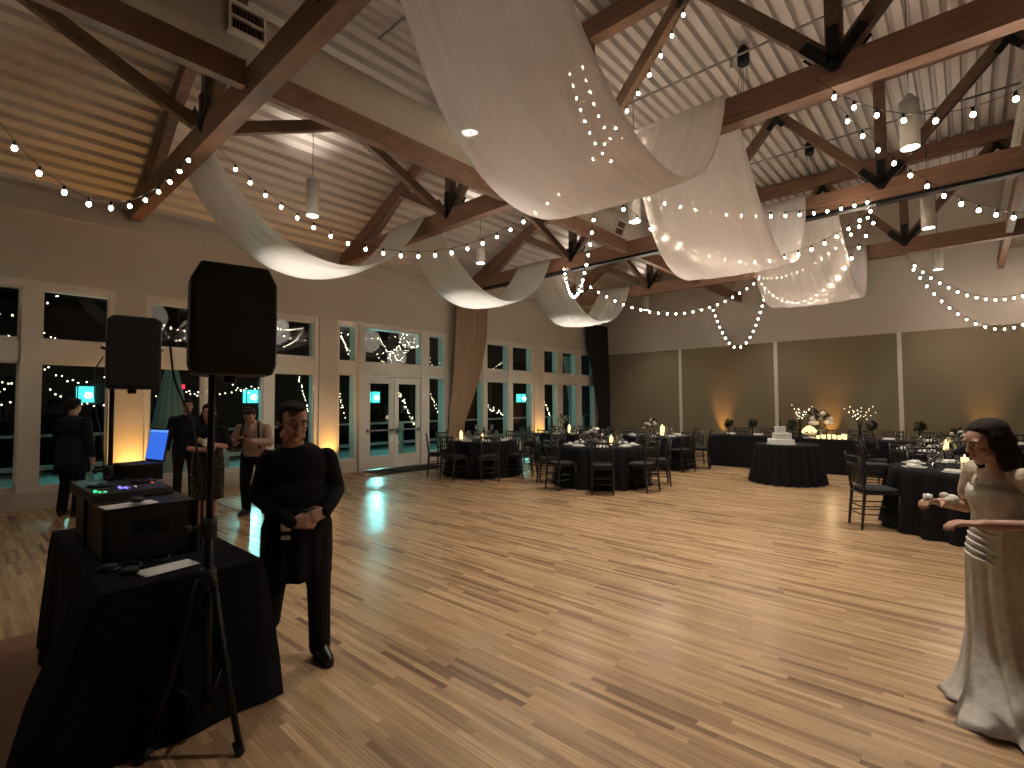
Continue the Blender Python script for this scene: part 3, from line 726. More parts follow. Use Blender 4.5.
# ------------------------------------------------------------------ furniture
def make_chair():
    t = thing('ballroom_chair', 'x', 'chair')           # sitter faces -Y local, back at +Y
    W, D, H = .40, .40, .92
    def leg(sx, front):
        m = MB()
        if front: m.tube([(sx * .185, -.19, 0), (sx * .18, -.185, .45)], [.015, .021], 8)
        else: m.tube([(sx * .185, .24, 0), (sx * .18, .20, .44), (sx * .185, .215, .60), (sx * .19, .26, H)], [.015, .021, .020, .016], 8); m.ball((sx * .19, .262, H + .01), .015, 8, 5)
        for z in ((.14, .30) if front else (.14, .30, .52, .70, .86)):
            y = -.187 if front else (.23 if z < .2 else .212 if z < .45 else .205 if z < .55 else .226 if z < .8 else .25)
            m.tube([(sx * .184, y, z - .008), (sx * .184, y, z + .008)], .018, 8)
        m.build('leg', M['chair'], t)
    for sx in (-1, 1): leg(sx, True); leg(sx, False)
    bevel(MB().box((-.205, -.21, .435), (.205, .215, .462)).build('seat', M['chair'], t), .006)
    c = MB(); c.rings([[(math.copysign(abs(math.cos(a)) ** .35, math.cos(a)) * r, math.copysign(abs(math.sin(a)) ** .35, math.sin(a)) * r, z) for a in [k * 2 * PI / 24 for k in range(24)]] for r, z in ((.19, .462), (.198, .475), (.196, .50), (.17, .512))])
    c.build('seat_cushion', M['cushion'], t)
    s = MB()
    for z in (.16, .26):
        s.tube([(-.18, -.187, z), (.18, -.187, z)], .009, 6); s.tube([(-.18, .225, z + .02), (.18, .225, z + .02)], .009, 6)
        for sx in (-1, 1): s.tube([(sx * .184, -.187, z + .03), (sx * .184, .222, z + .03)], .009, 6)
    s.build('stretcher', M['chair'], t)
    b = MB()
    for z, y in ((.56, .208), (.80, .238), (.90, .256)): b.tube([(-.19, y, z), (.19, y, z)], .015, 8)
    for k in range(5): x = -.12 + k * .06; b.tube([(x, .208, .56), (x, .238, .80), (x, .254, .90)], .010, 6)
    b.build('backrest', M['chair'], t)
    return t
chair0 = make_chair(); chair_used = [False]
def chair(x, y, face, lab, group):
    """face: direction the sitter looks, radians"""
    rz = face + PI / 2
    if not chair_used[0]:
        chair_used[0] = True; chair0.location = (x, y, 0); chair0.rotation_euler = (0, 0, rz); chair0['label'] = lab; chair0['group'] = group; return chair0
    return copy_tree(chair0, lab, group, (x, y, 0), rz)
DIRN = {0: 'right', 45: 'right rear', 90: 'rear', 135: 'window-side rear', 180: 'window', 225: 'window-side front', 270: 'dance-floor', 315: 'right front'}

def cloth_round(r, h, mat, folds=18, drop=0.0, seed=0):
    rnd = random.Random(seed); R = []; n = 96
    for rr, z, am in ((.001, h, 0), (r * .7, h, 0), (r * .985, h, 0), (r, h - .012, 0.004), (r + .01, h - .08, .012), (r + .03, h * .6, .03), (r + .06, h * .3, .05), (r + .09, drop + .01, .065)):
        R.append([((rr + am * math.sin(folds * a + .8 * math.sin(3 * a + seed))) * math.cos(a), (rr + am * math.sin(folds * a + .8 * math.sin(3 * a + seed))) * math.sin(a), z) for a in [k * 2 * PI / n for k in range(n)]])
    return MB().rings(R, cap0=True, cap1=False)

_pm = MB(); _pm.lathe([(.001, .004), (.07, .004), (.075, .006), (.13, .016), (.132, .012), (.08, 0), (.001, 0)], n=24)
PL = {}
def proto_item(key, mk):
    if key not in PL: PL[key] = mk()
    return PL[key]
def item(key, name, mk, mat, loc, rz, lab, cat, group):
    me = proto_item(key, mk)
    if not me.materials: me.materials.append(mat)
    o = bpy.data.objects.new(name, me); COL.objects.link(o); o.location = loc; o.rotation_euler = (0, 0, rz)
    return tag(o, lab, cat, group)
def mk_plate(): return _pm.mesh('plate')
def mk_napkin():
    m = MB(); P = []
    m.rings([[(-.05, -.10, 0), (.05, -.10, 0), (.05, .10, 0), (-.05, .10, 0)], [(-.05, -.10, .012), (.05, -.10, .012), (.05, .10, .012), (-.05, .10, .012)], [(-.03, -.09, .03), (.03, -.09, .03), (.03, .09, .03), (-.03, .09, .03)]], smooth=False)
    return m.mesh('folded_napkin')
def mk_wine(): return MB().lathe([(.001, 0), (.034, 0), (.034, .003), (.006, .008), (.004, .08), (.012, .09), (.034, .115), (.040, .15), (.036, .19), (.030, .215), (.028, .215), (.034, .19), (.037, .15), (.031, .118), (.008, .095), (.001, .093)], n=16).mesh('wine_glass')
def mk_water(): return MB().lathe([(.001, 0), (.030, 0), (.036, .12), (.034, .12), (.028, .008), (.001, .008)], n=14).mesh('water_glass')
def candle(x, y, z, h, lab, r=.038, grp='pillar candles on the tables'):
    t = thing('pillar_candle', lab, 'candle', (x, y, z), 0, grp)
    MB().lathe([(r + .012, 0), (r + .014, .01), (r + .004, .014)], n=16).build('candle_plate', M['metal'], t)
    MB().lathe([(r, .012), (r, h), (r * .8, h + .004), (r * .5, h - .006), (.001, h - .008)], n=16).build('wax', M['candleglow'], t)
    MB().lathe([(.001, h), (.007, h + .012), (.004, h + .03), (.001, h + .042)], n=8).build('flame', M['flame'], t)
    return t
def bouquet(x, y, z, lab, s=1.0, tall=0.0, seed=0):
    rnd = random.Random(seed); t = thing('floral_centrepiece', lab, 'centrepiece', (x, y, z), 0, 'floral centrepieces on the tables')
    MB().lathe([(.05 * s, 0), (.06 * s, .01), (.045 * s, .03), (.02 * s if tall else .05 * s, .05), (.02 * s if tall else .06 * s, .10 + tall), (.055 * s, .12 + tall), (.05 * s, .125 + tall)], n=16).build('vase', M['metal'], t)
    lf = MB(); fl = MB(); c = Vector((0, 0, .17 * s + tall))
    for k in range(26):
        d = Vector((rnd.gauss(0, 1), rnd.gauss(0, 1), rnd.gauss(.4, .8))).normalized(); p = c + d * rnd.uniform(.04, .10) * s
        q = p + d * .09 * s; sd = d.cross(Vector((rnd.random(), rnd.random(), 1))).normalized() * .025 * s
        kk = len(lf.v); lf.v += [tuple(p), tuple((p + q) / 2 + sd), tuple(q), tuple((p + q) / 2 - sd + Vector((0, 0, .012)))]; lf.face((kk, kk + 1, kk + 2, kk + 3))
    for k in range(9):
        d = Vector((rnd.gauss(0, 1), rnd.gauss(0, 1), rnd.gauss(.6, .6))).normalized(); fl.ball(c + d * .10 * s, (.033 * s, .033 * s, .026 * s), 8, 5)
    lf.build('leaves', M['leaf'], t); fl.build('blossoms', M['flower'], t)
    return t

def round_table(key, cx, cy, where, lab, seats, seed=0, r=.82, rot=0.0, short=None):
    t = thing('round_table', lab, 'table', (cx, cy, 0), 0, 'round guest tables under black cloths')
    MB().lathe([(.001, .745), (r - .02, .745), (r - .02, .72), (.001, .72)], n=48).build('tabletop', M['chair'], t)
    for a in (45, 135, 225, 315):
        c, s = math.cos(math.radians(a)) * .55, math.sin(math.radians(a)) * .55
        MB().tube([(c, s, 0), (c, s, .72)], .016, 8).build('leg', M['steel'], t)
    o = cloth_round(r, .762, 'blackcloth', 20, 0, seed).build('tablecloth', M['blackcloth']); o.location = (cx, cy, 0)
    tag(o, 'black floor-length cloth over the ' + where, 'tablecloth', 'black cloths over the round tables')
    rnd = random.Random(seed + 50)
    zt = .7635
    for d in seats:
        a = math.radians(d + rot); jit = rnd.uniform(-.05, .05)
        e = (math.cos(a), math.sin(a)); nm = DIRN[d]
        chair(cx + e[0] * (r + .20 + rnd.uniform(0, .05)), cy + e[1] * (r + .20 + rnd.uniform(0, .05)), a + PI + jit, 'black ballroom chair on the %s side of the %s' % (nm, where), 'black ballroom chairs around the round tables')
    for d in range(0, 360, 45):
        a = math.radians(d + rot); nm = DIRN[d]
        px, py = cx + math.cos(a) * (r - .20), cy + math.sin(a) * (r - .20)
        item('plate', 'dinner_plate', mk_plate, M['china'], (px, py, zt), 0, 'white plate at the %s seat of the %s' % (nm, where), 'plate', 'white plates on the guest tables')
        item('napkin', 'folded_napkin', mk_napkin, M['napkin'], (px, py, zt + .0165), a, 'folded white napkin at the %s seat of the %s' % (nm, where), 'napkin', 'folded napkins on the guest tables')
        for key2, nm2, mk, rr, da in (('wine', 'wine_glass', mk_wine, r - .42, .20), ('water', 'water_glass', mk_water, r - .40, -.04)):
            item(key2, nm2, mk, M['drink'], (cx + math.cos(a + da) * rr, cy + math.sin(a + da) * rr, zt), 0, ('stemmed wine glass' if key2 == 'wine' else 'clear water tumbler') + ' at the %s seat of the %s' % (nm, where), 'glass', 'drinking glasses on the guest tables')
    return t
ALL = list(range(0, 360, 45))
W1, W2, W3, W4, W5, W6, W7 = 'round table by the doors', 'round table nearest the dance floor', 'round table by the charcoal curtain', 'round table left of the cake', 'round table behind the bride', 'round table farther right', 'round table under the third panel'
round_table('a', -8.25, 8.15, W1, 'round guest table in black cloth beside the double doors', ALL, 1, r=.76, rot=8)
round_table('b', -5.45, 8.70, W2, 'round guest table in black cloth nearest the dance floor, in the room centre', ALL, 2, rot=-12)
round_table('c', -8.35, 11.55, W3, 'round guest table in black cloth before the charcoal curtain', ALL, 3, rot=10)
round_table('d', -5.9, 12.0, W4, 'round guest table in black cloth left of the cake table', ALL, 4, rot=15)
round_table('e', .08, 8.45, W5, 'round guest table in black cloth just left of the bride', [45, 90, 135, 225, 315], 5, r=.88, rot=-18)
round_table('f', -.25, 11.35, W6, 'round guest table in black cloth behind the one beside the bride', ALL, 6, rot=20)
candle(-8.75, 7.95, .7635, .17, 'taller lit pillar candle on the ' + W1); candle(-8.05, 7.95, .7635, .12, 'lower lit pillar candle on the ' + W1)
candle(-5.25, 8.75, .7635, .16, 'lit pillar candle on the ' + W2); candle(-8.3, 11.6, .7635, .20, 'tall lit pillar candle on the ' + W3)
candle(-5.75, 12.05, .7635, .24, 'tall lit pillar candle on the ' + W4, .055); candle(-.05, 8.25, .7635, .15, 'lit pillar candle on the ' + W5)
candle(.4, 8.9, .7635, .07, 'short yellow candle on the ' + W5); candle(-.3, 11.3, .7635, .15, 'lit pillar candle on the ' + W6)
bouquet(-5.55, 8.65, .7635, 'dark leafy centrepiece with pale blossoms on the ' + W2, 1.2, 0, 1)
bouquet(-8.3, 8.2, .7635, 'small leafy centrepiece on the ' + W1, .9, .0, 2)
bouquet(-8.45, 11.5, .7635, 'tall leafy centrepiece on the ' + W3, 1.1, .18, 3)
bouquet(-6.05, 12.0, .7635, 'dark leafy centrepiece on the ' + W4, 1.3, .05, 4)
bouquet(.12, 8.6, .7635, 'leafy centrepiece with pale blossoms on the ' + W5, 1.0, 0, 5)
bouquet(-.15, 11.4, .7635, 'dark leafy centrepiece on the ' + W6, 1.2, 0, 6)
# high candle holders on the first table
for i, (x, y) in enumerate(((-8.75, 8.45), (-8.45, 8.65))):
    t = thing('glass_candle_holder', ['left of two tall glass candle holders on the ' + W1, 'right of two tall glass candle holders on the ' + W1][i], 'candle holder', (x, y, .7635))
    MB().lathe([(.001, 0), (.05, 0), (.05, .006), (.012, .012), (.009, .20), (.02, .21), (.045, .25), (.05, .33), (.047, .33), (.042, .25), (.001, .22)], n=16).build('holder', M['drink'], t)
    MB().lathe([(.03, .222), (.03, .27), (.001, .27)], n=12).build('tea_light', M['candle'], t)

# long head table
hx0, hx1, hy0, hy1 = -4.95, 3.6, 13.05, 13.85
t = thing('head_table', 'long straight head table along the end wall', 'table', (hx0, hy0, 0))
MB().box((hx0 + .02, hy0 + .02, .71), (hx1 - .02, hy1 - .02, .745)).build('tabletop', M['chair'], t, off=t.location)
for x in (hx0 + .3, -2.2, .6, hx1 - .3):
    for y in (hy0 + .12, hy1 - .12): MB().tube([(x, y, 0), (x, y, .71)], .018, 8).build('leg', M['steel'], t, off=t.location)
def rect_cloth(x0, x1, y0, y1, h, flare, hem, amp=.02, fr=9.0, fn=None, seed=0):
    per = []; n1 = 60; n2 = 14
    for i in range(n1): per.append((x0 + (x1 - x0) * i / n1, y0, 0, -1))
    for i in range(n2): per.append((x1, y0 + (y1 - y0) * i / n2, 1, 0))
    for i in range(n1): per.append((x1 + (x0 - x1) * i / n1, y1, 0, 1))
    for i in range(n2): per.append((x0, y1 + (y0 - y1) * i / n2, -1, 0))
    cx, cy = (x0 + x1) / 2, (y0 + y1) / 2
    R = [[(cx + (p[0] - cx) * .98, cy + (p[1] - cy) * .98, h) for p in per]]
    for z, k in ((h, 0), (h - .012, .04), (h - .1, .25), (h * .6, .5), (h * .3, .8), (hem + .004, 1.0)):
        ring = []
        for i, p in enumerate(per):
            s = (p[0] + p[1]) * fr
            off = flare * k + amp * k * math.sin(s + .9 * math.sin(.3 * s + seed)) + amp * k
            px, py = p[0] + p[2] * off, p[1] + p[3] * off
            if i in (0, n1, n1 + n2, 2 * n1 + n2): px += (1 if px > cx else -1) * flare * k; py += (1 if py > cy else -1) * flare * k
            if fn: px, py = fn(px, py, k)
            ring.append((px, py, z))
        R.append(ring)
    return MB().rings(R, cap0=True, cap1=False)
tag(rect_cloth(hx0, hx1, hy0, hy1, .762, .03, 0, .02, 14).build('tablecloth', M['blackcloth']), 'black floor-length cloth over the long head table', 'tablecloth')
for k in range(12):
    x = -4.6 + k * .66
    chair(x, 14.25, -PI / 2, 'black ballroom chair behind the head table, %s from the window end' % ['first', 'second', 'third', 'fourth', 'fifth', 'sixth', 'seventh', 'eighth', 'ninth', 'tenth', 'eleventh', 'twelfth'][k], 'black ballroom chairs behind the head table')
    sp_ = ['first', 'second', 'third', 'fourth', 'fifth', 'sixth', 'seventh', 'eighth', 'ninth', 'tenth', 'eleventh', 'twelfth'][k]
    if not (-3.4 < x < -1.9):
        item('plate', 'dinner_plate', mk_plate, M['china'], (x, 13.62, .7635), 0, 'white plate at the %s place from the window end of the head table' % sp_, 'plate', 'white plates on the head table')
        item('napkin', 'folded_napkin', mk_napkin, M['napkin'], (x, 13.62, .78), PI / 2, 'folded napkin at the %s place from the window end of the head table' % sp_, 'napkin', 'folded napkins on the head table')
        item('wine', 'wine_glass', mk_wine, M['drink'], (x + .16, 13.42, .7635), 0, 'wine glass at the %s place from the window end of the head table' % sp_, 'glass', 'wine glasses on the head table')
for k, (x, lab) in enumerate(((-4.55, 'nearest the round tables'), (-3.98, 'second from the round tables'), (-3.1, 'just left of the cake'), (-1.55, 'right of the twig centrepiece'), (-.75, 'next right of that, before the last upright'), (.1, 'near the bride'))):
    t = thing('topiary_ball', 'small dark round topiary on the head table, ' + lab, 'centrepiece', (x, 13.3, .7635), 0, 'dark topiary balls on the head table')
    MB().lathe([(.05, 0), (.04, .02), (.012, .03), (.010, .22), (.03, .23)], n=12).build('stand', M['steel'], t)
    rnd = random.Random(k); m = MB()
    for j in range(60):
        d = Vector((rnd.gauss(0, 1), rnd.gauss(0, 1), rnd.gauss(.15, .8))).normalized(); p = Vector((0, 0, .30)) + d * .07; q = p + d * .08; s = d.cross(Vector((.3, rnd.random(), 1))).normalized() * .03
        kk = len(m.v); m.v += [tuple(p - s), tuple(p + s), tuple(q)]; m.face((kk, kk + 1, kk + 2))
    m.ball((0, 0, .30), (.10, .10, .08), 10, 6); m.build('foliage', M['leaf'], t)
def twig(x, y, z, lab, h, seed):
    rnd = random.Random(seed); t = thing('twig_centrepiece', lab, 'centrepiece', (x, y, z), 0, 'lit twig centrepieces')
    MB().lathe([(.06, 0), (.05, .02), (.02, .04), (.03, .16), (.055, .20), (.05, .20)], n=14).build('vase', M['steel'], t)
    m = MB(); tips = []
    for k in range(9):
        a = k * 2 * PI / 9 + rnd.uniform(-.2, .2); w = rnd.uniform(.12, .30); hh = h * rnd.uniform(.7, 1)
        p = [(0, 0, .15), (w * .2 * math.cos(a), w * .2 * math.sin(a), .15 + hh * .5), (w * .7 * math.cos(a), w * .7 * math.sin(a), .15 + hh * .85), (w * math.cos(a), w * math.sin(a), .15 + hh)]
        m.tube(p, [.006, .005, .003, .002], 5); tips += [p[2], p[3], tuple((Vector(p[2]) + Vector(p[1])) / 2)]
    m.build('twigs', M['leaf'], t)
    for q in tips:
        o = bpy.data.objects.new('bulb', FB); COL.objects.link(o); o.parent = t; o.location = q; o.scale = (.5,) * 3
twig(-2.95, 13.4, .7635, 'twig centrepiece with tiny lights, rising behind the cake', .62, 1)
twig(-1.78, 13.35, .7635, 'dark twig centrepiece with tiny lights, right of the glowing votives', .62, 2)
bouquet(-2.55, 13.5, .7635, 'large dark leafy arrangement behind the glowing votives', 2.0, .06, 9)
# glowing votive cluster and domed white arrangement
for k, (x, y) in enumerate(((-2.55, 13.2), (-2.44, 13.25), (-2.33, 13.18), (-2.24, 13.28), (-2.14, 13.2), (-2.04, 13.26), (-2.5, 13.4), (-2.28, 13.42), (-2.1, 13.42))):
    t = thing('votive_candle', 'glowing votive in the cluster on the head table, ' + ['front row far left', 'front row second', 'front row middle', 'front row fourth', 'front row fifth', 'front row far right', 'back row left', 'back row middle', 'back row right'][k], 'candle', (x, y, .7635), 0, 'glowing votives on the head table')
    MB().lathe([(.001, 0), (.03, 0), (.038, .07 + .02 * (k % 3)), (.036, .07 + .02 * (k % 3)), (.028, .006), (.001, .006)], n=12).build('cup', M['candleglow'], t)
t = thing('domed_arrangement', 'white domed arrangement with emissive roses on the head table beside the cake', 'centrepiece', (-3.0 + .28, 13.2, .7635))
MB().lathe([(.12, 0), (.14, .02), (.03, .05), (.03, .08), (.15, .10), (.14, .11)], n=20).build('stand', M['china'], t)
rnd = random.Random(3); m = MB()
for k in range(26):
    a = k * 2.4; rr = .13 * math.sqrt(k / 26); m.ball((rr * math.cos(a), rr * math.sin(a), .13 + .13 * (1 - (rr / .14) ** 2)), .035, 8, 5)
m.build('white_roses', M['candleglow'], t)  # petals emit: brightness put into the material, no lamp inside
point('votive_light', (-2.3, 13.1, 1.0), 3.5, (1, .72, .36), .1)

# cake table
CX, CY = -2.72, 11.2
t = thing('cake_table', 'round cake table in floor-length black cloth standing alone', 'table', (CX, CY, 0))
MB().lathe([(.001, .745), (.545, .745), (.545, .72), (.001, .72)], n=40).build('tabletop', M['chair'], t)
MB().lathe([(.30, 0), (.30, .03), (.04, .05), (.04, .72)], n=20).build('pedestal', M['steel'], t)
o = cloth_round(.56, .762, 'blackcloth', 22, 0, 9).build('tablecloth', M['blackcloth']); o.location = (CX, CY, 0); tag(o, 'black pleated floor-length cloth over the cake table', 'tablecloth')
t = thing('wedding_cake', 'white three-tier square cake with stepped tiers and a figure on top', 'cake', (CX - .08, CY - .08, .7635), .5)
for nm, a, z0, z1, ox in (('cake_tier', .20, .0, .10, 0), ('cake_tier', .145, .10, .22, .02), ('cake_tier', .085, .22, .35, -.01)):
    bevel(MB().box((-a + ox, -a, z0), (a + ox, a, z1)).build(nm, M['cake'], t), .012, 3)
bevel(MB().lathe([(.001, -.002), (.27, -.002), (.27, .008), (.001, .008)], n=32).build('cake_board', M['china'], t), .002)
m = MB()
for k in range(10): a = k * .63; m.ball((.16 * math.cos(a) + .02, .16 * math.sin(a), .115), .022, 8, 5)
m.build('icing_rosettes', M['cake'], t)
m = MB(); m.lathe([(.03, .35), (.022, .38), (.012, .43), (.016, .45), (.005, .47)], n=10); m.ball((0, 0, .48), .014, 8, 5); m.build('cake_topper', M['leaf'], t)

# jacket and white bundle on a chair at the table beside the bride
jt = thing('jacket', 'dark jacket draped over the chair back behind the table beside the bride', 'jacket', (.12, 9.72, 0))
m = MB(); R = []
for i in range(13):
    u = i / 12; x = -.34 + .68 * u; e = abs(2 * u - 1); top = 1.02 - .16 * e ** 1.6; w = .075 * (1 - .4 * e)
    R.append([(x, w * math.cos(a) - .0, (top - .22) + (.22 if math.sin(a) > 0 else .30) * math.sin(a)) for a in [k * 2 * PI / 16 for k in range(16)]])
m.rings(R); m.build('jacket_shell', M['blackwear'], jt)
for s in (-1, 1): MB().capsule((s * .32, 0, .82), .06, (s * .36, -.03, .50), .05).build('sleeve', M['blackwear'], jt)
m = MB(); m.ball((0, 0, .08), (.15, .11, .085), 16, 10); m.ball((.05, .02, .11), (.09, .08, .07), 12, 8); m.ball((-.07, -.01, .09), (.08, .08, .06), 12, 8)
tag(m.build('cloth_bundle', M['napkin'], loc=(.12, 9.72, 1.0)), 'white rounded cloth bundle lying on top of the dark draped jacket', 'cloth')

# ------------------------------------------------------------------ DJ booth
TX0, TX1, TY0, TY1 = -4.58, -2.88, .48, 1.16
t = thing('folding_table', 'long folding table under black cloth carrying the music equipment', 'table', (TX0, TY0, 0))
bevel(MB().box((TX0, TY0, .715), (TX1, TY1, .745)).build('tabletop', M['plastic'], t, off=t.location), .004)
for x in (TX0 + .2, TX1 - .2):
    for y in (TY0 + .08, TY1 - .08): MB().tube([(x, y, 0), (x, y, .715)], .014, 8).build('leg', M['steel'], t, off=t.location)
def spill(px, py, k):
    if py < TY0 + .1: py -= k * (.02 + .20 * min(1, max(0, (px + 3.85) / .6)))
    if px > TX1 - .1 and py > TY1 - .1: py += .05 * k
    return px, py
tag(rect_cloth(TX0, TX1, TY0, TY1, .760, .02, 0, .018, 11, spill).build('tablecloth', M['djcloth']), 'black cloth reaching the floor over the music table', 'tablecloth')
zt = .762
rk = thing('equipment_case', 'large black equipment case standing on the music table', 'case', (-3.62, .76, zt))
bevel(MB().box((-.27, -.20, 0), (.27, .20, .29)).build('case_body', M['plastic'], rk), .012)
m = MB()
for sx in (-1, 1):
    for sy in (-1, 1): m.box((sx * .276 - .012, sy * .206 - .012, .0), (sx * .276 + .012, sy * .206 + .012, .29))
m.box((-.277, -.208, .275), (.277, .208, .292)); m.build('case_edges', M['steel'], rk)
h = MB(); h.tube([(.272, -.06, .17), (.30, -.05, .17), (.30, .05, .17), (.272, .06, .17)], .009, 8); h.box((.27, -.09, .13), (.277, .09, .21)); h.build('case_handle', M['steel'], rk)
rk2 = thing('amplifier', 'low black amplifier behind the equipment case on the music table', 'amplifier', (-4.22, .78, zt))
bevel(MB().box((-.22, -.2, 0), (.22, .2, .27)).build('amplifier_body', M['plastic'], rk2), .008)
m = MB(); m.ball((.222, -.16, .12), .006, 8, 5); m.build('power_light', M['ledw'], rk2)
m = MB()
for k in range(5): m.tube([(.22, -.12 + k * .06, .18), (.235, -.12 + k * .06, .18)], .012, 10)
m.build('knobs', M['steel'], rk2)
zc = zt + .293
dj = thing('mixing_console', 'black mixing console with green and violet lights on top of the cases', 'mixer', (-3.90, .74, zc), .06)
dj.scale = (.84, .80, .9)
bevel(MB().rings([[(-.38, -.26, 0), (.28, -.26, 0), (.28, .24, 0), (-.38, .24, 0)], [(-.38, -.26, .075), (.26, -.25, .045), (.26, .23, .045), (-.38, .24, .075)]], smooth=False).build('console_body', M['plastic'], dj), .006)
def cz(x): return .045 + (.26 - x) / .64 * .03
for sy in (-.14, .13):
    m = MB(); m.lathe([(.001, .018), (.075, .018), (.085, .010), (.088, 0)], c=(-.05, sy, cz(-.05) - .002), n=24); m.lathe([(.001, .02), (.02, .02), (.02, .016)], c=(-.05, sy, cz(-.05)), n=12); m.build('jog_wheel', M['steel'], dj)
m = MB()
for k in range(4):
    for j in range(3): m.tube([(-.32 + j * .06, -.05 + k * .03, cz(-.3)), (-.32 + j * .06, -.05 + k * .03, cz(-.3) + .02)], .009, 8)
m.build('control_knobs', M['steel'], dj)
m = MB()
for k in range(3): m.box((.10, -.015 + k * .015 - .004, cz(.1)), (.20, -.015 + k * .015 + .004, cz(.2) + .012))
m.build('faders', M['metal'], dj)
for mat, pos in (('ledg', ((.16, -.22), (.19, -.20), (.20, -.17), (.12, -.21))), ('ledb', ((.10, -.06), (.12, -.04), (.10, -.02), (.13, -.06), (.15, -.03), (.06, -.05))), ('ledr', ((.02, .17),)), ('ledw', ((.12, .03),))):
    for px, py in pos:
        MB().box((px - .012, py - .008, cz(px) - .002), (px + .012, py + .008, cz(px) + .004)).build('pad_light', M[mat], dj)
lp = thing('laptop', 'laptop with a blue screen standing behind the mixing console', 'laptop', (-4.22, .87, zc + .135), math.radians(11))
m = MB(); m.box((-.17, -.01, -.10), (.17, .01, -.08)); m.box((-.17, -.12, -.10), (-.15, .12, 0)); m.box((.15, -.12, -.10), (.17, .12, 0)); m.build('stand', M['steel'], lp)
bevel(MB().box((-.17, -.12, 0), (.17, .12, .018)).build('keyboard_base', M['plastic'], lp), .004)
def tilt(mb, x0, x1, z0, z1, d0, d1, a=.20):
    c, s = math.cos(a), math.sin(a); pts = [(x, .12 + z * s + d * c, .018 + z * c - d * s) for d in (d0, d1) for x, z in ((x0, z0), (x1, z0), (x1, z1), (x0, z1))]
    k = len(mb.v); mb.v += pts
    for q in ((0, 1, 2, 3), (7, 6, 5, 4), (0, 4, 5, 1), (1, 5, 6, 2), (2, 6, 7, 3), (3, 7, 4, 0)): mb.face([k + j for j in q])
    return mb
bevel(tilt(MB(), -.17, .17, 0, .245, 0, .012).build('screen_lid', M['plastic'], lp), .004)
tilt(MB(), -.158, .158, .015, .232, -.002, .001).build('screen', M['screen'], lp)
tilt(MB(), -.158, .158, .216, .232, -.0035, -.0015).build('screen_menu_bar', M['screenhi'], lp)
lp.scale = (.78, .78, .95)
def sheet(name, x, y, z, w, d, rz, lab):
    m = MB(); P = [[(-w / 2 + w * i / 8, -d / 2 + d * j / 4, .0015 + .004 * math.sin(i * .9) ** 2 * (j / 4)) for i in range(9)] for j in range(5)]
    o = solid(m.grid(P).build(name, M['paper'], loc=(x, y, z)), .0012); o.rotation_euler = (0, 0, rz); return tag(o, lab, 'paper')
sheet('paper_sheet', -3.42, .67, zt + .293, .15, .24, .12, 'white paper sheet lying on top of the black equipment case')
sheet('paper_sheet', -3.08, .77, zt + .001, .15, .25, .16, 'white paper sheet lying on the cloth in front of the equipment case')
m = MB(); m.ball((0, 0, .018), (.05, .035, .018), 14, 8); tag(m.build('computer_mouse', M['plastic'], loc=(-3.40, .70, zt + .303)), 'black oval mouse lying on the upper paper sheet', 'mouse')
hp = thing('headphones', 'black headphones lying on the cloth before the equipment case', 'headphones', (-3.20, .60, zt), .4)
MB().tube([(.075 * math.cos(a), .085 * math.sin(a), .02) for a in [k * PI / 12 for k in range(13)]], .007, 8).build('headband', M['plastic'], hp)
for s in (-1, 1): MB().lathe([(.001, 0), (.035, 0), (.04, .015), (.035, .032), (.001, .034)], c=(s * .075, -.01, 0), n=16).build('ear_cup', M['plastic'], hp)
cb = MB(); rnd = random.Random(5); pts = [Vector((-3.35, .55, zt + .008))]
for k in range(14): pts.append(Vector((-3.30 + .09 * math.sin(k * .9), .52 + .03 * k, zt + .008)))
cb.tube(pts, .006, 6); tag(cb.build('cable', M['plastic']), 'black cable lying in loops on the cloth by the equipment case', 'cable')

def speaker_stand(x, y, ztop, hub, angs, lab, leglen=.50):
    t = thing('speaker_stand', lab, 'speaker stand', (x, y, 0))
    MB().tube([(0, 0, .12), (0, 0, hub + .25)], .020, 12).build('outer_tube', M['steel'], t)
    MB().tube([(0, 0, hub), (0, 0, ztop + .05)], .016, 12).build('pole', M['steel'], t)
    MB().tube([(0, 0, hub + .20), (0, 0, hub + .29)], .034, 14).build('collar', M['plastic'], t); MB().tube([(0, 0, hub - .05), (0, 0, hub + .05)], .036, 14).build('collar', M['plastic'], t)
    k = MB(); k.tube([(0, -.03, hub + .25), (0, -.075, hub + .25)], .010, 8); k.ball((0, -.09, hub + .25), .02, 10, 6); k.build('knob', M['plastic'], t); k = MB(); k.tube([(.03, 0, hub), (.07, 0, hub)], .009, 8); k.ball((.08, 0, hub), .018, 10, 6); k.build('knob', M['plastic'], t)
    for a in angs:
        c, s = math.cos(a), math.sin(a)
        L = MB(); L.tube([(c * .04, s * .04, hub), (c * leglen * .6, s * leglen * .6, hub * .42), (c * leglen, s * leglen, .02)], .015, 10)
        lg = L.build('leg', M['steel'], t)
        f = MB(); f.tube([(c * (leglen - .03), s * (leglen - .03), .055), (c * (leglen + .005), s * (leglen + .005), .006)], .021, 10); f.build('rubber_foot', M['plastic'], lg)
        b = MB(); b.tube([(0, 0, .16), (c * leglen * .62, s * leglen * .62, hub * .40)], .009, 6); b.build('brace', M['steel'], t)
    return t
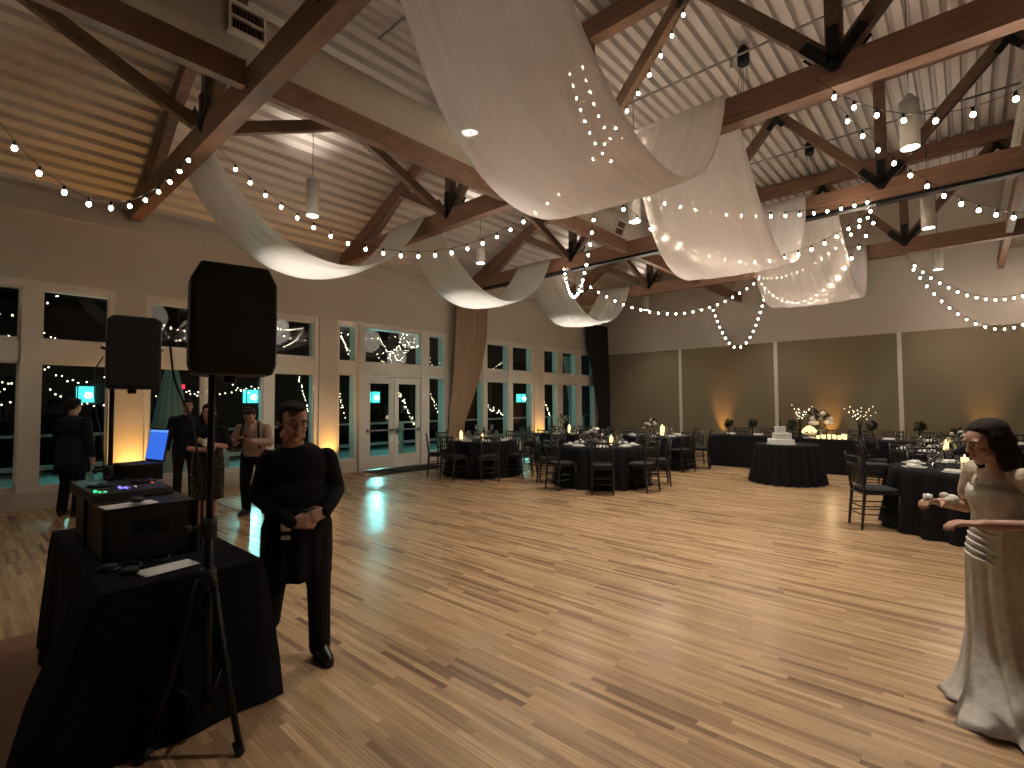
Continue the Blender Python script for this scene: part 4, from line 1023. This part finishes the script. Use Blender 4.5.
def loudspeaker(x, y, z, rz, w, d, h, lab, cut=.05, flip=False):
    t = thing('loudspeaker', lab, 'loudspeaker', (x, y, z), rz)
    # front toward -Y, tapered back, chamfered top corners
    def ring(zz, s):
        ww = w / 2 * s; return [(-ww, -d / 2, zz), (ww, -d / 2, zz), (ww, d * .05, zz), (ww * .62, d / 2, zz), (-ww * .62, d / 2, zz), (-ww, d * .05, zz)]
    b = MB(); b.rings([ring(0, .90), ring(cut * .6, 1.0), ring(h - cut, 1.0), ring(h, .78)], smooth=False)
    bevel(b.build('cabinet', M['plastic'], t), .012, 3)
    g = MB(); gg = [(-w * .45, cut), (w * .45, cut), (w * .45, h - cut * 1.3), (w * .34, h - .02), (-w * .34, h - .02), (-w * .45, h - cut * 1.3)]
    g.rings([[(x_, -d / 2 - .001, z_) for x_, z_ in gg], [(x_ * .985, -d / 2 - .014, z_) for x_, z_ in gg]], smooth=False); g.build('front_grille', M['grille'], t)
    k = MB(); k.box((-.06, d / 2 - .02, h * .3), (.06, d / 2 + .012, h * .55)); k.build('input_panel', M['steel'], t)
    for s in (-1, 1): hd = MB(); hd.tube([(s * w * .5, -.04, h * .55), (s * (w * .5 + .022), -.03, h * .57), (s * (w * .5 + .022), .03, h * .57), (s * w * .5, .04, h * .55)], .009, 8); hd.build('carry_handle', M['plastic'], t)
    MB().lathe([(.03, 0), (.03, -.03), (.024, -.035)], n=14).build('pole_socket', M['steel'], t)
    return t
PI4 = PI / 4
speaker_stand(-2.76, .86, 1.74, .76, [math.radians(16), math.radians(130) , math.radians(262)], 'black tripod stand of the larger loudspeaker, one leg reaching toward the camera', .25)
loudspeaker(-2.80, .955, 1.745, math.radians(78), .375, .34, .54, 'larger black loudspeaker high on its stand in front of the windows', .085)
speaker_stand(-4.93, .84, 1.72, .85, [math.radians(100), math.radians(220), math.radians(340)], 'black pole stand of the smaller loudspeaker, behind the music table', .40)
loudspeaker(-4.90, .96, 1.725, math.radians(84), .34, .30, .56, 'smaller-looking black loudspeaker on the farther stand at the left', .03)
for i, (P_, lab) in enumerate((([(-2.86, .78, 2.0), (-2.93, .72, 1.93), (-2.92, .74, 1.72), (-2.83, .80, 1.52), (-2.79, .835, 1.2), (-2.79, .835, .9)], 'thin black cable hanging from the larger loudspeaker down its pole'), ([(-5.05, .80, 1.98), (-5.13, .76, 1.88), (-5.08, .76, 1.6), (-4.97, .80, 1.3), (-4.96, .81, 1.0)], 'thin black cable hanging from the farther loudspeaker down its pole'))):
    pts = []
    for k in range(len(P_) - 1):
        for u in (0, .25, .5, .75): pts.append(Vector(P_[k]).lerp(Vector(P_[k + 1]), u))
    pts.append(Vector(P_[-1])); pts = [pts[0]] + [(pts[k - 1] + pts[k] * 2 + pts[k + 1]) / 4 for k in range(1, len(pts) - 1)] + [pts[-1]]
    tag(MB().tube(pts, .005, 6).build('speaker_cable', M['plastic']), lab, 'cable')
tag(bevel(MB().box((-4.95, -2.2, 0.0), (-3.15, .47, .004)).build('floor_mat', M['mat']), .001), 'dark brown floor mat at the lower left beneath the music booth', 'mat')

# ------------------------------------------------------------------ people
def blob(mb, name, mat, parent, voxel=.008, smooth=3, assign=None):
    """merge overlapping volumes into one continuous skin"""
    me = mb.mesh(name + '_src'); bm = bmesh.new(); bm.from_mesh(me); bmesh.ops.recalc_face_normals(bm, faces=bm.faces); bm.to_mesh(me); bm.free()
    tmp = bpy.data.objects.new('src', me); COL.objects.link(tmp)
    r = tmp.modifiers.new('r', 'REMESH'); r.mode = 'VOXEL'; r.voxel_size = voxel; r.adaptivity = 0; r.use_smooth_shade = True
    s = tmp.modifiers.new('s', 'SMOOTH'); s.factor = .5; s.iterations = smooth
    dg = bpy.context.evaluated_depsgraph_get(); dg.update()
    out = bpy.data.meshes.new_from_object(tmp.evaluated_get(dg)); bpy.data.objects.remove(tmp); bpy.data.meshes.remove(me)
    out.materials.clear()
    for m in (mat if isinstance(mat, (list, tuple)) else [mat]): out.materials.append(m)
    out.polygons.foreach_set('use_smooth', [True] * len(out.polygons))
    if assign:
        for p in out.polygons: p.material_index = assign(p.center)
    out.name = name
    o = bpy.data.objects.new(name, out); COL.objects.link(o); o.parent = parent
    return o
V = Vector
def hand(mb, wrist, dirv, palm_n, side, curl=.6, s=1.0, splay=.12):
    """wrist point, direction of the fingers, palm normal, side +1/-1 = where the thumb leaves"""
    d = V(dirv).normalized(); n = V(palm_n); n = (n - d * n.dot(d)).normalized(); w = d.cross(n).normalized() * side
    wr = V(wrist); k = wr + d * .085 * s
    for a in (-.028, -.009, .010, .028):
        mb.capsule(wr + d * .012 * s + w * a * .7 * s, .014 * s, k + w * a * s, .0125 * s, 8)
    for i, (a, L) in enumerate(((.029, .070), (.010, .078), (-.010, .073), (-.028, .057))):
        p = k + w * a * s; dd = (d + w * (a * splay * 30 * .3)).normalized(); c = curl * (1 + .08 * i)
        for j, f in enumerate((.45, .32, .23)):
            ang = c * (.5 + j * .75); v = dd * math.cos(ang) + n * math.sin(ang); q = p + v * L * f * s
            mb.capsule(p, (.0098 - .0008 * j) * s, q, (.009 - .0009 * j) * s, 8); p = q
    p = wr + d * .025 * s + w * .026 * s
    q = p + (d * .55 + w * .65 + n * .45).normalized() * .038 * s; mb.capsule(p, .0145 * s, q, .011 * s, 8)
    r = q + (d * .85 + w * .15 + n * .5).normalized() * .030 * s; mb.capsule(q, .0108 * s, r, .0088 * s, 8)

def head(mb, c, rot, s=1.0, jaw=1.0):
    """head volumes round centre c; face toward -Y of rot"""
    T = lambda x, y, z: V(c) + rot @ V((x, y, z)) * s
    e = lambda p, r: mb.ball(T(*p), tuple(q * s for q in r), 18, 12, rot)
    e((0, .012, .035), (.074, .093, .085)); e((0, -.022, .02), (.064, .072, .078)); e((0, -.030, -.045), (.053 * jaw, .056, .052)); e((0, -.058, -.085), (.026 * jaw, .024, .020))
    for x in (-1, 1):
        e((x * .035, -.062, -.022), (.024, .022, .022)); e((x * .044 * jaw, -.020, -.062), (.024, .040, .030))
        e((x * .074, .012, -.005), (.010, .018, .030)); e((x * .030, -.083, .034), (.024, .012, .008))
    mb.capsule(T(0, -.088, .022), .008 * s, T(0, -.106, -.018), .012 * s, 10)
    for x in (-1, 1): e((x * .011, -.098, -.022), (.009, .010, .007))
    e((0, -.088, -.047), (.021, .010, .005)); e((0, -.086, -.056), (.018, .010, .006))
def face_bits(parent, c, rot, s=1.0, glasses=False):
    T = lambda x, y, z: V(c) + rot @ V((x, y, z)) * s
    for x in (-1, 1):
        m = MB(); m.ball(T(x * .029, -.082, .012), (.0125 * s, .0085 * s, .007 * s), 12, 8, rot); e = m.build('eye', M['eye'], parent)
        m = MB(); m.ball(T(x * .029, -.0895, .012), (.0055 * s, .0025 * s, .0055 * s), 10, 6, rot); m.build('iris', M['iris'], e)
        m = MB(); m.tube([T(x * .014, -.096, .030), T(x * .030, -.0965, .036), T(x * .046, -.086, .030)], [.003 * s, .0036 * s, .002 * s], 6); m.build('eyebrow', M['hair'], parent)
def skin_assign(c, rot, s):
    inv = rot.inverted()
    def f(p):
        q = inv @ (V(p) - V(c)) / s
        return 1 if (abs(q.x) < .022 and q.y < -.086 and -.063 < q.z < -.041) else 0
    return f
def euler(x=0, y=0, z=0): return Euler((math.radians(x), math.radians(y), math.radians(z))).to_matrix()

def limb(mb, pts, rs, n=12):
    for i in range(len(pts) - 1): mb.capsule(pts[i], rs[i], pts[i + 1], rs[i + 1], n)
def person(name, label, loc, rz, J, W, hrot, hs=1.0, voxel=.008, hair=None, top='blackwear', legs='trousers', extras=None, jaw=1.0, sleeve=1.0, show_arms=False, topz=None, cl=1.0):
    """J: joints in local space (face toward -Y). W: widths"""
    t = thing(name, label, 'person', loc, rz)
    b = MB()
    hc = V(J['head']); neck = V(J['neck'])
    head(b, hc, hrot, hs, jaw)
    b.capsule(neck + V((0, .01, -.05)), W.get('neck', .058), hc + hrot @ V((0, .018, -.06)) * hs, W.get('neck', .058) * .92, 14)
    chest, belly, pel = V(J['chest']), V(J['belly']), V(J['pelvis'])
    b.ball(chest, W['chest'], 20, 12); b.ball(belly, W['belly'], 20, 12); b.ball(pel, W['pelvis'], 20, 12)
    for sd in ('L', 'R'):
        sh, el, wr = V(J['sh' + sd]), V(J['el' + sd]), V(J['wr' + sd])
        limb(b, [neck + V((0, .01, -.085)), sh + V((0, 0, -.04))], [.040, .038]); limb(b, [sh + V((0, 0, -.045)), el, wr], [W.get('arm', .045) * .93, W.get('arm', .045) * .80, .025])
        h = J['hand' + sd]; hand(b, wr, h[0], h[1], h[2], h[3])
        hp, kn, an, toe = V(J['hip' + sd]), V(J['kn' + sd]), V(J['an' + sd]), V(J['toe' + sd])
        limb(b, [hp, kn, an], [W.get('thigh', .082), .052, .034]); b.capsule(an + V((0, .02, -.04)), .032, toe, .026)
    body = blob(b, 'body', [M['skin'], M['lips']], t, voxel, 2, skin_assign(hc, hrot, hs))
    face_bits(t, hc, hrot, hs)
    # top garment
    if top:
        g = MB(); k = .016 * cl
        for p, w in ((chest, W['chest']), (belly, W['belly']), (pel, W['pelvis'])): g.ball(p, tuple(q + k for q in w), 22, 14)
        for sd in ('L', 'R'):
            sh, el, wr = V(J['sh' + sd]), V(J['el' + sd]), V(J['wr' + sd])
            a = W.get('arm', .045)
            limb(g, [neck + V((0, .012, -.085)), sh + V((0, 0, -.03))], [.055, .050]); cuff = el.lerp(wr, sleeve)
            limb(g, [sh + V((0, 0, -.035)), el], [a + .012, a * .9 + .012])
            if sleeve > 0: limb(g, [el, el.lerp(cuff, .5), cuff], [a * .9 + .012, a * .8 + .010, .036])
            g.capsule(chest + V((0, 0, -.02)), W['chest'][0] * .72, V(sh) + V((0, 0, -.075)), .058)
        g.lathe([(.066, -.02), (.060, .015), (.052, .015), (.05, -.02)], c=tuple(neck + V((0, .008, -.045))), n=20)
        blob(g, 'top', M[top], t, voxel * 1.15, 4)
    if legs:
        g = MB(); g.ball(pel + V((0, 0, -.02)), tuple(q + .012 for q in W['pelvis']), 20, 12)
        for sd in ('L', 'R'):
            hp, kn, an = V(J['hip' + sd]), V(J['kn' + sd]), V(J['an' + sd])
            limb(g, [hp, hp.lerp(kn, .5), kn, kn.lerp(an, .5), an + V((0, .005, -.01))], [W.get('thigh', .082) + .018, W.get('thigh', .082) + .006, .072, .068, .066])
        blob(g, 'trousers', M[legs], t, voxel * 1.15, 3)
    for sd in ('L', 'R'):
        an, toe = V(J['an' + sd]), V(J['toe' + sd]); f = MB(); d = (toe - an); d.z = 0; d.normalize()
        heel = V((an.x, an.y, an.z)) - d * .045
        f.capsule(V((heel.x, heel.y, toe.z + .010)), .036, V((toe.x, toe.y, toe.z)) + d * .012, .030, 12); f.capsule(V((an.x, an.y, toe.z + .05)), .044, V((toe.x, toe.y, toe.z + .006)), .032, 12)
        zlo = toe.z - .032
        f.capsule(V((heel.x, heel.y, zlo + .012)), .030, V((toe.x, toe.y, zlo + .012)) + d * .01, .030, 12)
        blob(f, 'shoe', M['shoe'], t, .008, 2)
    if hair:
        g = MB(); T = lambda x, y, z: hc + hrot @ V((x, y, z)) * hs
        for p, r in hair: g.ball(T(*p), tuple(q * hs for q in r), 18, 12, hrot)
        blob(g, 'hair', M['hair'], t, voxel, 1)
    if extras: extras(t, hc, hrot, hs)
    return t
SHORT = [((0, .030, .058), (.082, .090, .074)), ((0, .060, .010), (.076, .058, .070)), ((0, -.040, .098), (.060, .050, .026)), ((-.066, .012, .040), (.014, .045, .040)), ((.066, .012, .040), (.014, .045, .040))]
LONG = SHORT + [((0, .075, -.06), (.085, .045, .10)), ((-.070, .035, -.08), (.030, .050, .12)), ((.070, .035, -.08), (.030, .050, .12)), ((0, .085, -.16), (.085, .035, .10))]
BACKH = [((0, .035, .058), (.083, .090, .072)), ((0, .062, .010), (.078, .060, .070)), ((-.068, .03, .03), (.016, .05, .05)), ((.068, .03, .03), (.016, .05, .05)), ((-.02, -.055, .097), (.060, .045, .022)), ((0, .10, .05), (.05, .045, .045))]

# 1. the person in black walking past the booth
J1 = dict(pelvis=(0, .02, .86), belly=(0, -.01, 1.02), chest=(0, .01, 1.20), neck=(-.03, -.03, 1.385), head=(-.045, -.075, 1.482),
          shL=(.165, .0, 1.29), elL=(.225, .02, 1.05), wrL=(.135, -.165, .945), handL=((-.88, -.35, -.18), (0, .95, -.3), -1, .75),
          shR=(-.165, .02, 1.29), elR=(-.215, .07, 1.04), wrR=(-.06, -.185, .905), handR=((.90, -.22, -.06), (0, .9, -.3), 1, .7),
          hipL=(.10, .02, .84), knL=(.12, -.03, .46), anL=(.135, .0, .085), toeL=(.165, -.13, .034),
          hipR=(-.10, .03, .84), knR=(-.13, .07, .47), anR=(-.12, .40, .15), toeR=(-.13, .30, .040))
W1_ = dict(chest=(.165, .125, .155), belly=(.165, .142, .15), pelvis=(.165, .130, .12), arm=.056, thigh=.092, neck=.062)
def ext1(t, hc, rot, s):
    # long apron-like tunic hanging to the knee
    R = []; n = 60
    for z, rx, ry, cx, cy, am in ((1.00, .178, .150, 0, .0, .0), (.90, .188, .150, 0, .01, .004), (.78, .192, .150, 0, .015, .008), (.66, .198, .155, -.005, .02, .012), (.56, .205, .165, -.01, .03, .016), (.53, .207, .167, -.01, .03, .017), (.53, .195, .155, -.01, .03, .017), (.70, .18, .14, 0, .02, .01)):
        R.append([(cx + (rx + am * math.sin(9 * a + 1)) * math.cos(a), cy + (ry + am * math.sin(11 * a)) * math.sin(a), z) for a in [k * 2 * PI / n for k in range(n)]])
    MB().rings(R, cap0=False, cap1=False).build('tunic', M['blackwear'], t)
    m = MB(); m.rings([[(.180 * r * math.cos(a), .155 * r * math.sin(a) + .005, z) for a in [k * 2 * PI / 40 for k in range(40)]] for z, r in ((.935, 1.05), (.935, 1.09), (.975, 1.09), (.975, 1.05))], cap0=False, cap1=False); m.build('belt', M['shoe'], t)
    o = bevel(MB().box((-.028, -.004, -.032), (.028, .004, .032)).build('phone', M['paper'], t, loc=(-.088, -.160, .885)), .003); o.rotation_euler = (math.radians(8), 0, math.radians(-22)); o['label'] = 'pale phone in the waist pocket'
    o = bevel(MB().box((-.026, -.003, -.012), (.026, .003, .012)).build('note_pad', M['paper'], t, loc=(-.090, -.170, .818)), .002); o.rotation_euler = (0, 0, math.radians(-22))
    g = MB(); T = lambda x, y, z: hc + rot @ V((x, y, z)) * s
    m = MB()
    for x in (-1, 1): m.tube([T(x * .030 + .022 * math.cos(a), -.104, .010 + .016 * math.sin(a)) for a in [k * PI / 8 for k in range(17)]], .0014, 5)
    m.tube([T(-.008, -.106, .012), T(.008, -.106, .012)], .0014, 5)
    for x in (-1, 1): m.tube([T(x * .052, -.102, .012), T(x * .076, -.02, .014)], .0014, 5)
    m.build('glasses', M['steel'], t)
person('person', 'person in black pullover and long black tunic striding past the music table', (-3.13, 1.475, 0), math.radians(72), J1, W1_, euler(8, 4, 12), 1.06, .0075, BACKH, 'blackwear', 'trousers', ext1, jaw=1.04)

# 2. dark clothed guest seen from behind at the far left
J2 = dict(pelvis=(0, .02, .93), belly=(0, .0, 1.08), chest=(0, .01, 1.28), neck=(0, -.01, 1.47), head=(.02, -.03, 1.585),
          shL=(.20, .0, 1.40), elL=(.26, -.02, 1.12), wrL=(.12, -.20, 1.08), handL=((-.8, -.5, .1), (0, .5, -.8), -1, .5),
          shR=(-.20, .0, 1.40), elR=(-.26, .02, 1.10), wrR=(-.27, -.04, .86), handR=((0, -.1, -1), (1, 0, 0), 1, .4),
          hipL=(.10, .02, .90), knL=(.11, -.02, .50), anL=(.12, .02, .09), toeL=(.16, -.11, .034),
          hipR=(-.10, .02, .90), knR=(-.11, .0, .50), anR=(-.12, .04, .09), toeR=(-.16, -.09, .034))
W2_ = dict(chest=(.175, .120, .17), belly=(.160, .125, .16), pelvis=(.165, .120, .12), arm=.052, thigh=.088)
def coat(h0, w):
    def f(t, hc, rot, s):
        R = []; n = 48
        for z, rx, ry in ((1.10, .17 * w, .13 * w), (.95, .185 * w, .14 * w), (.80, .195 * w, .15 * w), (h0, .205 * w, .165 * w), (h0, .19 * w, .15 * w), (.9, .17 * w, .13 * w)):
            R.append([((rx + .006 * math.sin(7 * a)) * math.cos(a), (ry + .006 * math.sin(9 * a)) * math.sin(a) + .01, z) for a in [k * 2 * PI / n for k in range(n)]])
        MB().rings(R, cap0=False, cap1=False).build('coat_skirt', M['navy'], t)
    return f
person('person', 'guest in a long dark coat standing with back turned before the left window', (-9.75, 1.22, 0), math.radians(-140), J2, W2_, euler(8, 0, 10), 1.0, .012, SHORT, 'navy', 'trousers', coat(.62, 1.12))

# 3. man in dark suit
J3 = {k: (v if not (isinstance(v, tuple) and len(v) == 3 and isinstance(v[0], (int, float))) else (v[0] * .94, v[1], v[2] * .99)) for k, v in J2.items()}
J3.update(elL=(.255, .02, 1.12), wrL=(.25, -.05, .88), handL=((0, -.15, -1), (-1, 0, 0), -1, .4))
person('person', 'pale faced man in a dark suit standing by the window, left of the large stand', (-9.9, 2.70, 0), math.radians(75), J3, W2_, euler(2, 0, 0), .98, .012, SHORT, 'navy', 'trousers', coat(.80, 1.0))

# 4. long haired woman in sequins
J4 = dict(pelvis=(0, .02, .90), belly=(0, .0, 1.04), chest=(0, .0, 1.20), neck=(.0, -.01, 1.38), head=(.01, -.03, 1.49),
          shL=(.175, .0, 1.31), elL=(.235, -.01, 1.06), wrL=(.06, -.21, 1.12), handL=((-.85, -.1, .35), (0, .9, 0), -1, .55),
          shR=(-.175, .0, 1.31), elR=(-.225, -.03, 1.06), wrR=(-.02, -.20, 1.05), handR=((.9, -.1, .1), (0, .9, 0), 1, .55),
          hipL=(.085, .02, .88), knL=(.07, -.02, .48), anL=(.07, .03, .09), toeL=(.09, -.09, .034),
          hipR=(-.085, .02, .88), knR=(-.07, .0, .48), anR=(-.07, .04, .09), toeR=(-.09, -.08, .034))
W4_ = dict(chest=(.145, .110, .15), belly=(.130, .100, .14), pelvis=(.150, .115, .12), arm=.042, thigh=.078, neck=.048)
def dress4(t, hc, rot, s):
    R = []; n = 48
    for z, rx, ry in ((1.18, .160, .125), (1.05, .150, .115), (.92, .172, .135), (.75, .180, .145), (.55, .178, .15), (.42, .175, .15), (.42, .165, .14), (.7, .16, .13)):
        R.append([((rx + .004 * math.sin(8 * a)) * math.cos(a), (ry + .004 * math.sin(9 * a)) * math.sin(a) + .005, z) for a in [k * 2 * PI / n for k in range(n)]])
    d = MB().rings(R, cap0=False, cap1=False).build('sequin_dress', M['sequin'], t)
    rnd = random.Random(4); q = MB()
    for k in range(90):
        a = rnd.uniform(-PI, 0) if rnd.random() < .7 else rnd.uniform(-PI, PI); z = rnd.uniform(.45, 1.15); rx, ry = (.183, .150) if z < 1 else (.162, .128)
        q.ball((rx * math.cos(a), ry * math.sin(a) + .005, z), (.006, .006, .006), 6, 4)
    q.build('sequins', M['sequindot'], d)
    c = bevel(MB().lathe([(.001, 0), (.024, 0), (.030, .08), (.028, .08), (.022, .004), (.001, .004)], n=14).build('cup', M['china'], t, loc=(.02, -.27, 1.10)), .001)
person('person', 'long haired woman in a black sequinned knee-length dress, half behind the speaker pole', (-7.15, 2.20, 0), math.radians(60), J4, W4_, euler(4, 0, 18), .96, .010, LONG, 'blackwear', None, dress4, sleeve=0.0)

# 5. person in the pale pink shirt looking down
J5 = dict(pelvis=(0, .05, .90), belly=(0, .03, 1.05), chest=(0, -.02, 1.21), neck=(0, -.09, 1.36), head=(0, -.165, 1.44),
          shL=(.185, -.03, 1.30), elL=(.25, -.10, 1.06), wrL=(.10, -.32, 1.10), handL=((-.6, -.7, .2), (0, .4, .9), -1, .5),
          shR=(-.185, -.03, 1.30), elR=(-.25, -.10, 1.06), wrR=(-.08, -.33, 1.10), handR=((.5, -.8, .2), (0, .4, .9), 1, .5),
          hipL=(.095, .05, .88), knL=(.14, -.05, .49), anL=(.17, .02, .09), toeL=(.22, -.10, .034),
          hipR=(-.095, .05, .88), knR=(-.12, .02, .48), anR=(-.16, .18, .10), toeR=(-.20, .07, .034))
W5_ = dict(chest=(.160, .120, .155), belly=(.150, .125, .15), pelvis=(.155, .125, .12), arm=.050, thigh=.085)
def ext5(t, hc, rot, s):
    o = bevel(MB().box((-.04, -.005, -.075), (.04, .005, .075)).build('phone', M['steel'], t, loc=(.01, -.42, 1.14)), .004); o.rotation_euler = (math.radians(-60), 0, 0)
    m = MB()
    for x in (-1, 1): m.tube([(x * .10, -.10, 1.36), (x * .12, -.155, 1.20), (x * .13, -.13, .98)], .012, 6)
    m.build('suspenders', M['blackwear'], t)
person('person', 'person in a dusty pink shirt and black trousers, head bent over a phone', (-7.62, 2.93, 0), math.radians(48), J5, W5_, euler(38, 0, 10), .98, .010, SHORT, 'blush', 'blackwear', ext5)

# 6. the bride
J6 = dict(pelvis=(0, .02, .86), belly=(0, .0, 1.0), chest=(0, -.005, 1.13), neck=(0, -.03, 1.275), head=(0, -.075, 1.375),
          shL=(.165, .0, 1.215), elL=(.205, .045, .985), wrL=(.12, -.215, .975), handL=((-.30, -.93, .02), (0, .1, -1), -1, .55),
          shR=(-.165, -.01, 1.215), elR=(-.205, -.03, 1.00), wrR=(-.12, -.23, 1.04), handR=((.25, -.90, .15), (.2, .1, -1), 1, .75),
          hipL=(.085, .02, .84), knL=(.08, -.01, .46), anL=(.08, .03, .09), toeL=(.09, -.09, .034),
          hipR=(-.085, .02, .84), knR=(-.08, .0, .46), anR=(-.08, .04, .09), toeR=(-.09, -.08, .034))
W6_ = dict(chest=(.135, .105, .135), belly=(.120, .100, .13), pelvis=(.150, .125, .12), arm=.041, thigh=.078, neck=.047)
def dress6(t, hc, rot, s):
    R = []; n = 120; rnd = random.Random(2)
    st = ((1.150, .143, .122, 0, -.008, 0), (1.12, .152, .130, 0, -.010, .001), (1.08, .154, .132, 0, -.010, .002), (1.00, .140, .118, 0, 0, .003), (.92, .150, .128, 0, .005, .004), (.82, .176, .158, 0, .015, .006), (.70, .186, .170, 0, .02, .008), (.52, .190, .180, 0, .03, .012), (.34, .205, .205, .01, .05, .018), (.18, .265, .270, .05, .07, .028), (.08, .340, .355, .10, .10, .040), (.028, .405, .43, .14, .12, .050), (.006, .44, .47, .16, .13, .055))
    for z, rx, ry, cx, cy, am in st:
        ring = []
        for k in range(n):
            a = k * 2 * PI / n; f = math.sin(11 * a + 2 * math.sin(2 * a) + z * 1.5) * .7 + .3 * math.sin(23 * a + z * 4)
            ring.append((cx + (rx + am * f) * math.cos(a), cy + (ry + am * f) * math.sin(a), z + (.012 * math.sin(9 * a) if z < .02 else 0) + (.006 if z < .02 else 0)))
        R.append(ring)
    d = MB().rings(R, cap0=False, cap1=False).build('wedding_dress', M['dress'], t); solid(d, .006)
    m = MB()
    for k in range(5):      # gathered flounces at the hip
        pts = [((.160 + .005 * k) * math.cos(a), (.142 + .006 * k) * math.sin(a) + .01, .915 - k * .035 + .012 * math.sin(2 * a)) for a in [-PI / 2 - .75 + j * 1.3 / 20 for j in range(21)]]
        m.tube(pts, [.003 + .007 * math.sin(PI * j / 20) for j in range(21)], 8)
    m.build('hip_ruffle', M['dress'], d)
    # lace cape over the shoulders
    g = MB(); ch = V(J6['chest'])
    g.ball(ch + V((0, .01, .02)), (.153, .118, .085), 20, 12)
    for sd in ('L', 'R'): limb(g, [V(J6['sh' + sd]), V(J6['sh' + sd]).lerp(V(J6['el' + sd]), .62)], [.055, .054])
    g.capsule(V(J6['shL']) + V((0, 0, -.01)), .055, V(J6['shR']) + V((0, 0, -.01)), .055)
    o = blob(g, 'lace_bodice', M['lace'], t, .009, 2)
    # little cup in the raised hand and a folded cloth
    MB().lathe([(.001, 0), (.018, 0), (.022, .055), (.020, .055), (.016, .004), (.001, .004)], n=16).build('cup', M['china'], t, loc=(-.085, -.320, 1.035))
    m = MB(); m.ball((-.15, -.15, 1.05), (.034, .038, .03), 12, 8); m.ball((-.13, -.18, 1.045), (.026, .03, .024), 12, 8); m.ball((-.16, -.18, 1.07), (.022, .022, .02), 12, 8); m.build('posy', M['flower'], t)
    tr = MB(); P = []
    for i in range(15):
        u = i / 14; row = []
        for j in range(25):
            v = j / 24 * 2 - 1; w = .34 + .18 * u
            row.append((.10 + v * w, .42 + .62 * u - .12 * v * v * u, .14 * (1 - u) ** 2 * (1 - v * v * .6) + .014 + .010 * math.sin(v * 14 + u * 3) * (1 - .3 * u)))
        P.append(row)
    solid(tr.grid(P).build('train', M['dress'], d), .006)
HB = [((0, .028, .060), (.086, .094, .076)), ((0, .065, .0), (.088, .064, .085)), ((-.066, .010, .012), (.030, .055, .070)), ((.066, .010, .012), (.030, .055, .070)), ((0, .075, -.09), (.095, .055, .10)), ((-.072, .025, -.085), (.036, .055, .085)), ((.072, .025, -.085), (.036, .055, .085)), ((0, .085, -.17), (.09, .05, .08)), ((0, -.012, .088), (.056, .052, .028))]
person('person', 'dark haired bride in a long ivory gown with a train, hands held forward, at right', (.125, 3.735, 0), math.radians(-52), J6, W6_, euler(14, 0, 2), .98, .0075, HB, None, None, dress6)

# ------------------------------------------------------------------ world, camera, view
w = bpy.data.worlds.new('night'); SC.world = w; w.use_nodes = True
w.node_tree.nodes['Background'].inputs[0].default_value = (0.10, 0.16, 0.20, 1)
w.node_tree.nodes['Background'].inputs[1].default_value = 0.02
cd = bpy.data.cameras.new('camera'); cam = bpy.data.objects.new('camera', cd); COL.objects.link(cam)
cd.sensor_fit = 'HORIZONTAL'; cd.sensor_width = 36; cd.lens = 506.0 / 1024 * 36; cd.clip_start = .05; cd.clip_end = 200
# vanishing points of the hall's two directions give the camera's attitude
y_ = Vector((968 - 512, 401 - 384, 506)).normalized(); x_ = Vector((-50 - 512, 406 - 384, 506)); x_ = -(x_ - y_ * x_.dot(y_)).normalized(); z_ = x_.cross(y_)
if z_.y > 0: z_ = -z_
# camera axes in the room frame (image right, image up, backwards)
rt = Vector((x_.x, y_.x, z_.x)); dn = Vector((x_.y, y_.y, z_.y)); fw = Vector((x_.z, y_.z, z_.z))
cam.matrix_world = Matrix(((rt.x, -dn.x, -fw.x, 0), (rt.y, -dn.y, -fw.y, 0), (rt.z, -dn.z, -fw.z, 1.6), (0, 0, 0, 1)))
SC.camera = cam
SC.view_settings.view_transform = 'Standard'; SC.view_settings.look = 'None'; SC.view_settings.gamma = 1; SC.view_settings.use_curve_mapping = False
SC.view_settings.exposure = 0.17
SC.cycles.max_bounces = 8; SC.cycles.transparent_max_bounces = 16; SC.cycles.diffuse_bounces = 4; SC.cycles.glossy_bounces = 4
SC.cycles.sample_clamp_indirect = 4.0
SC.cycles.use_denoising = True
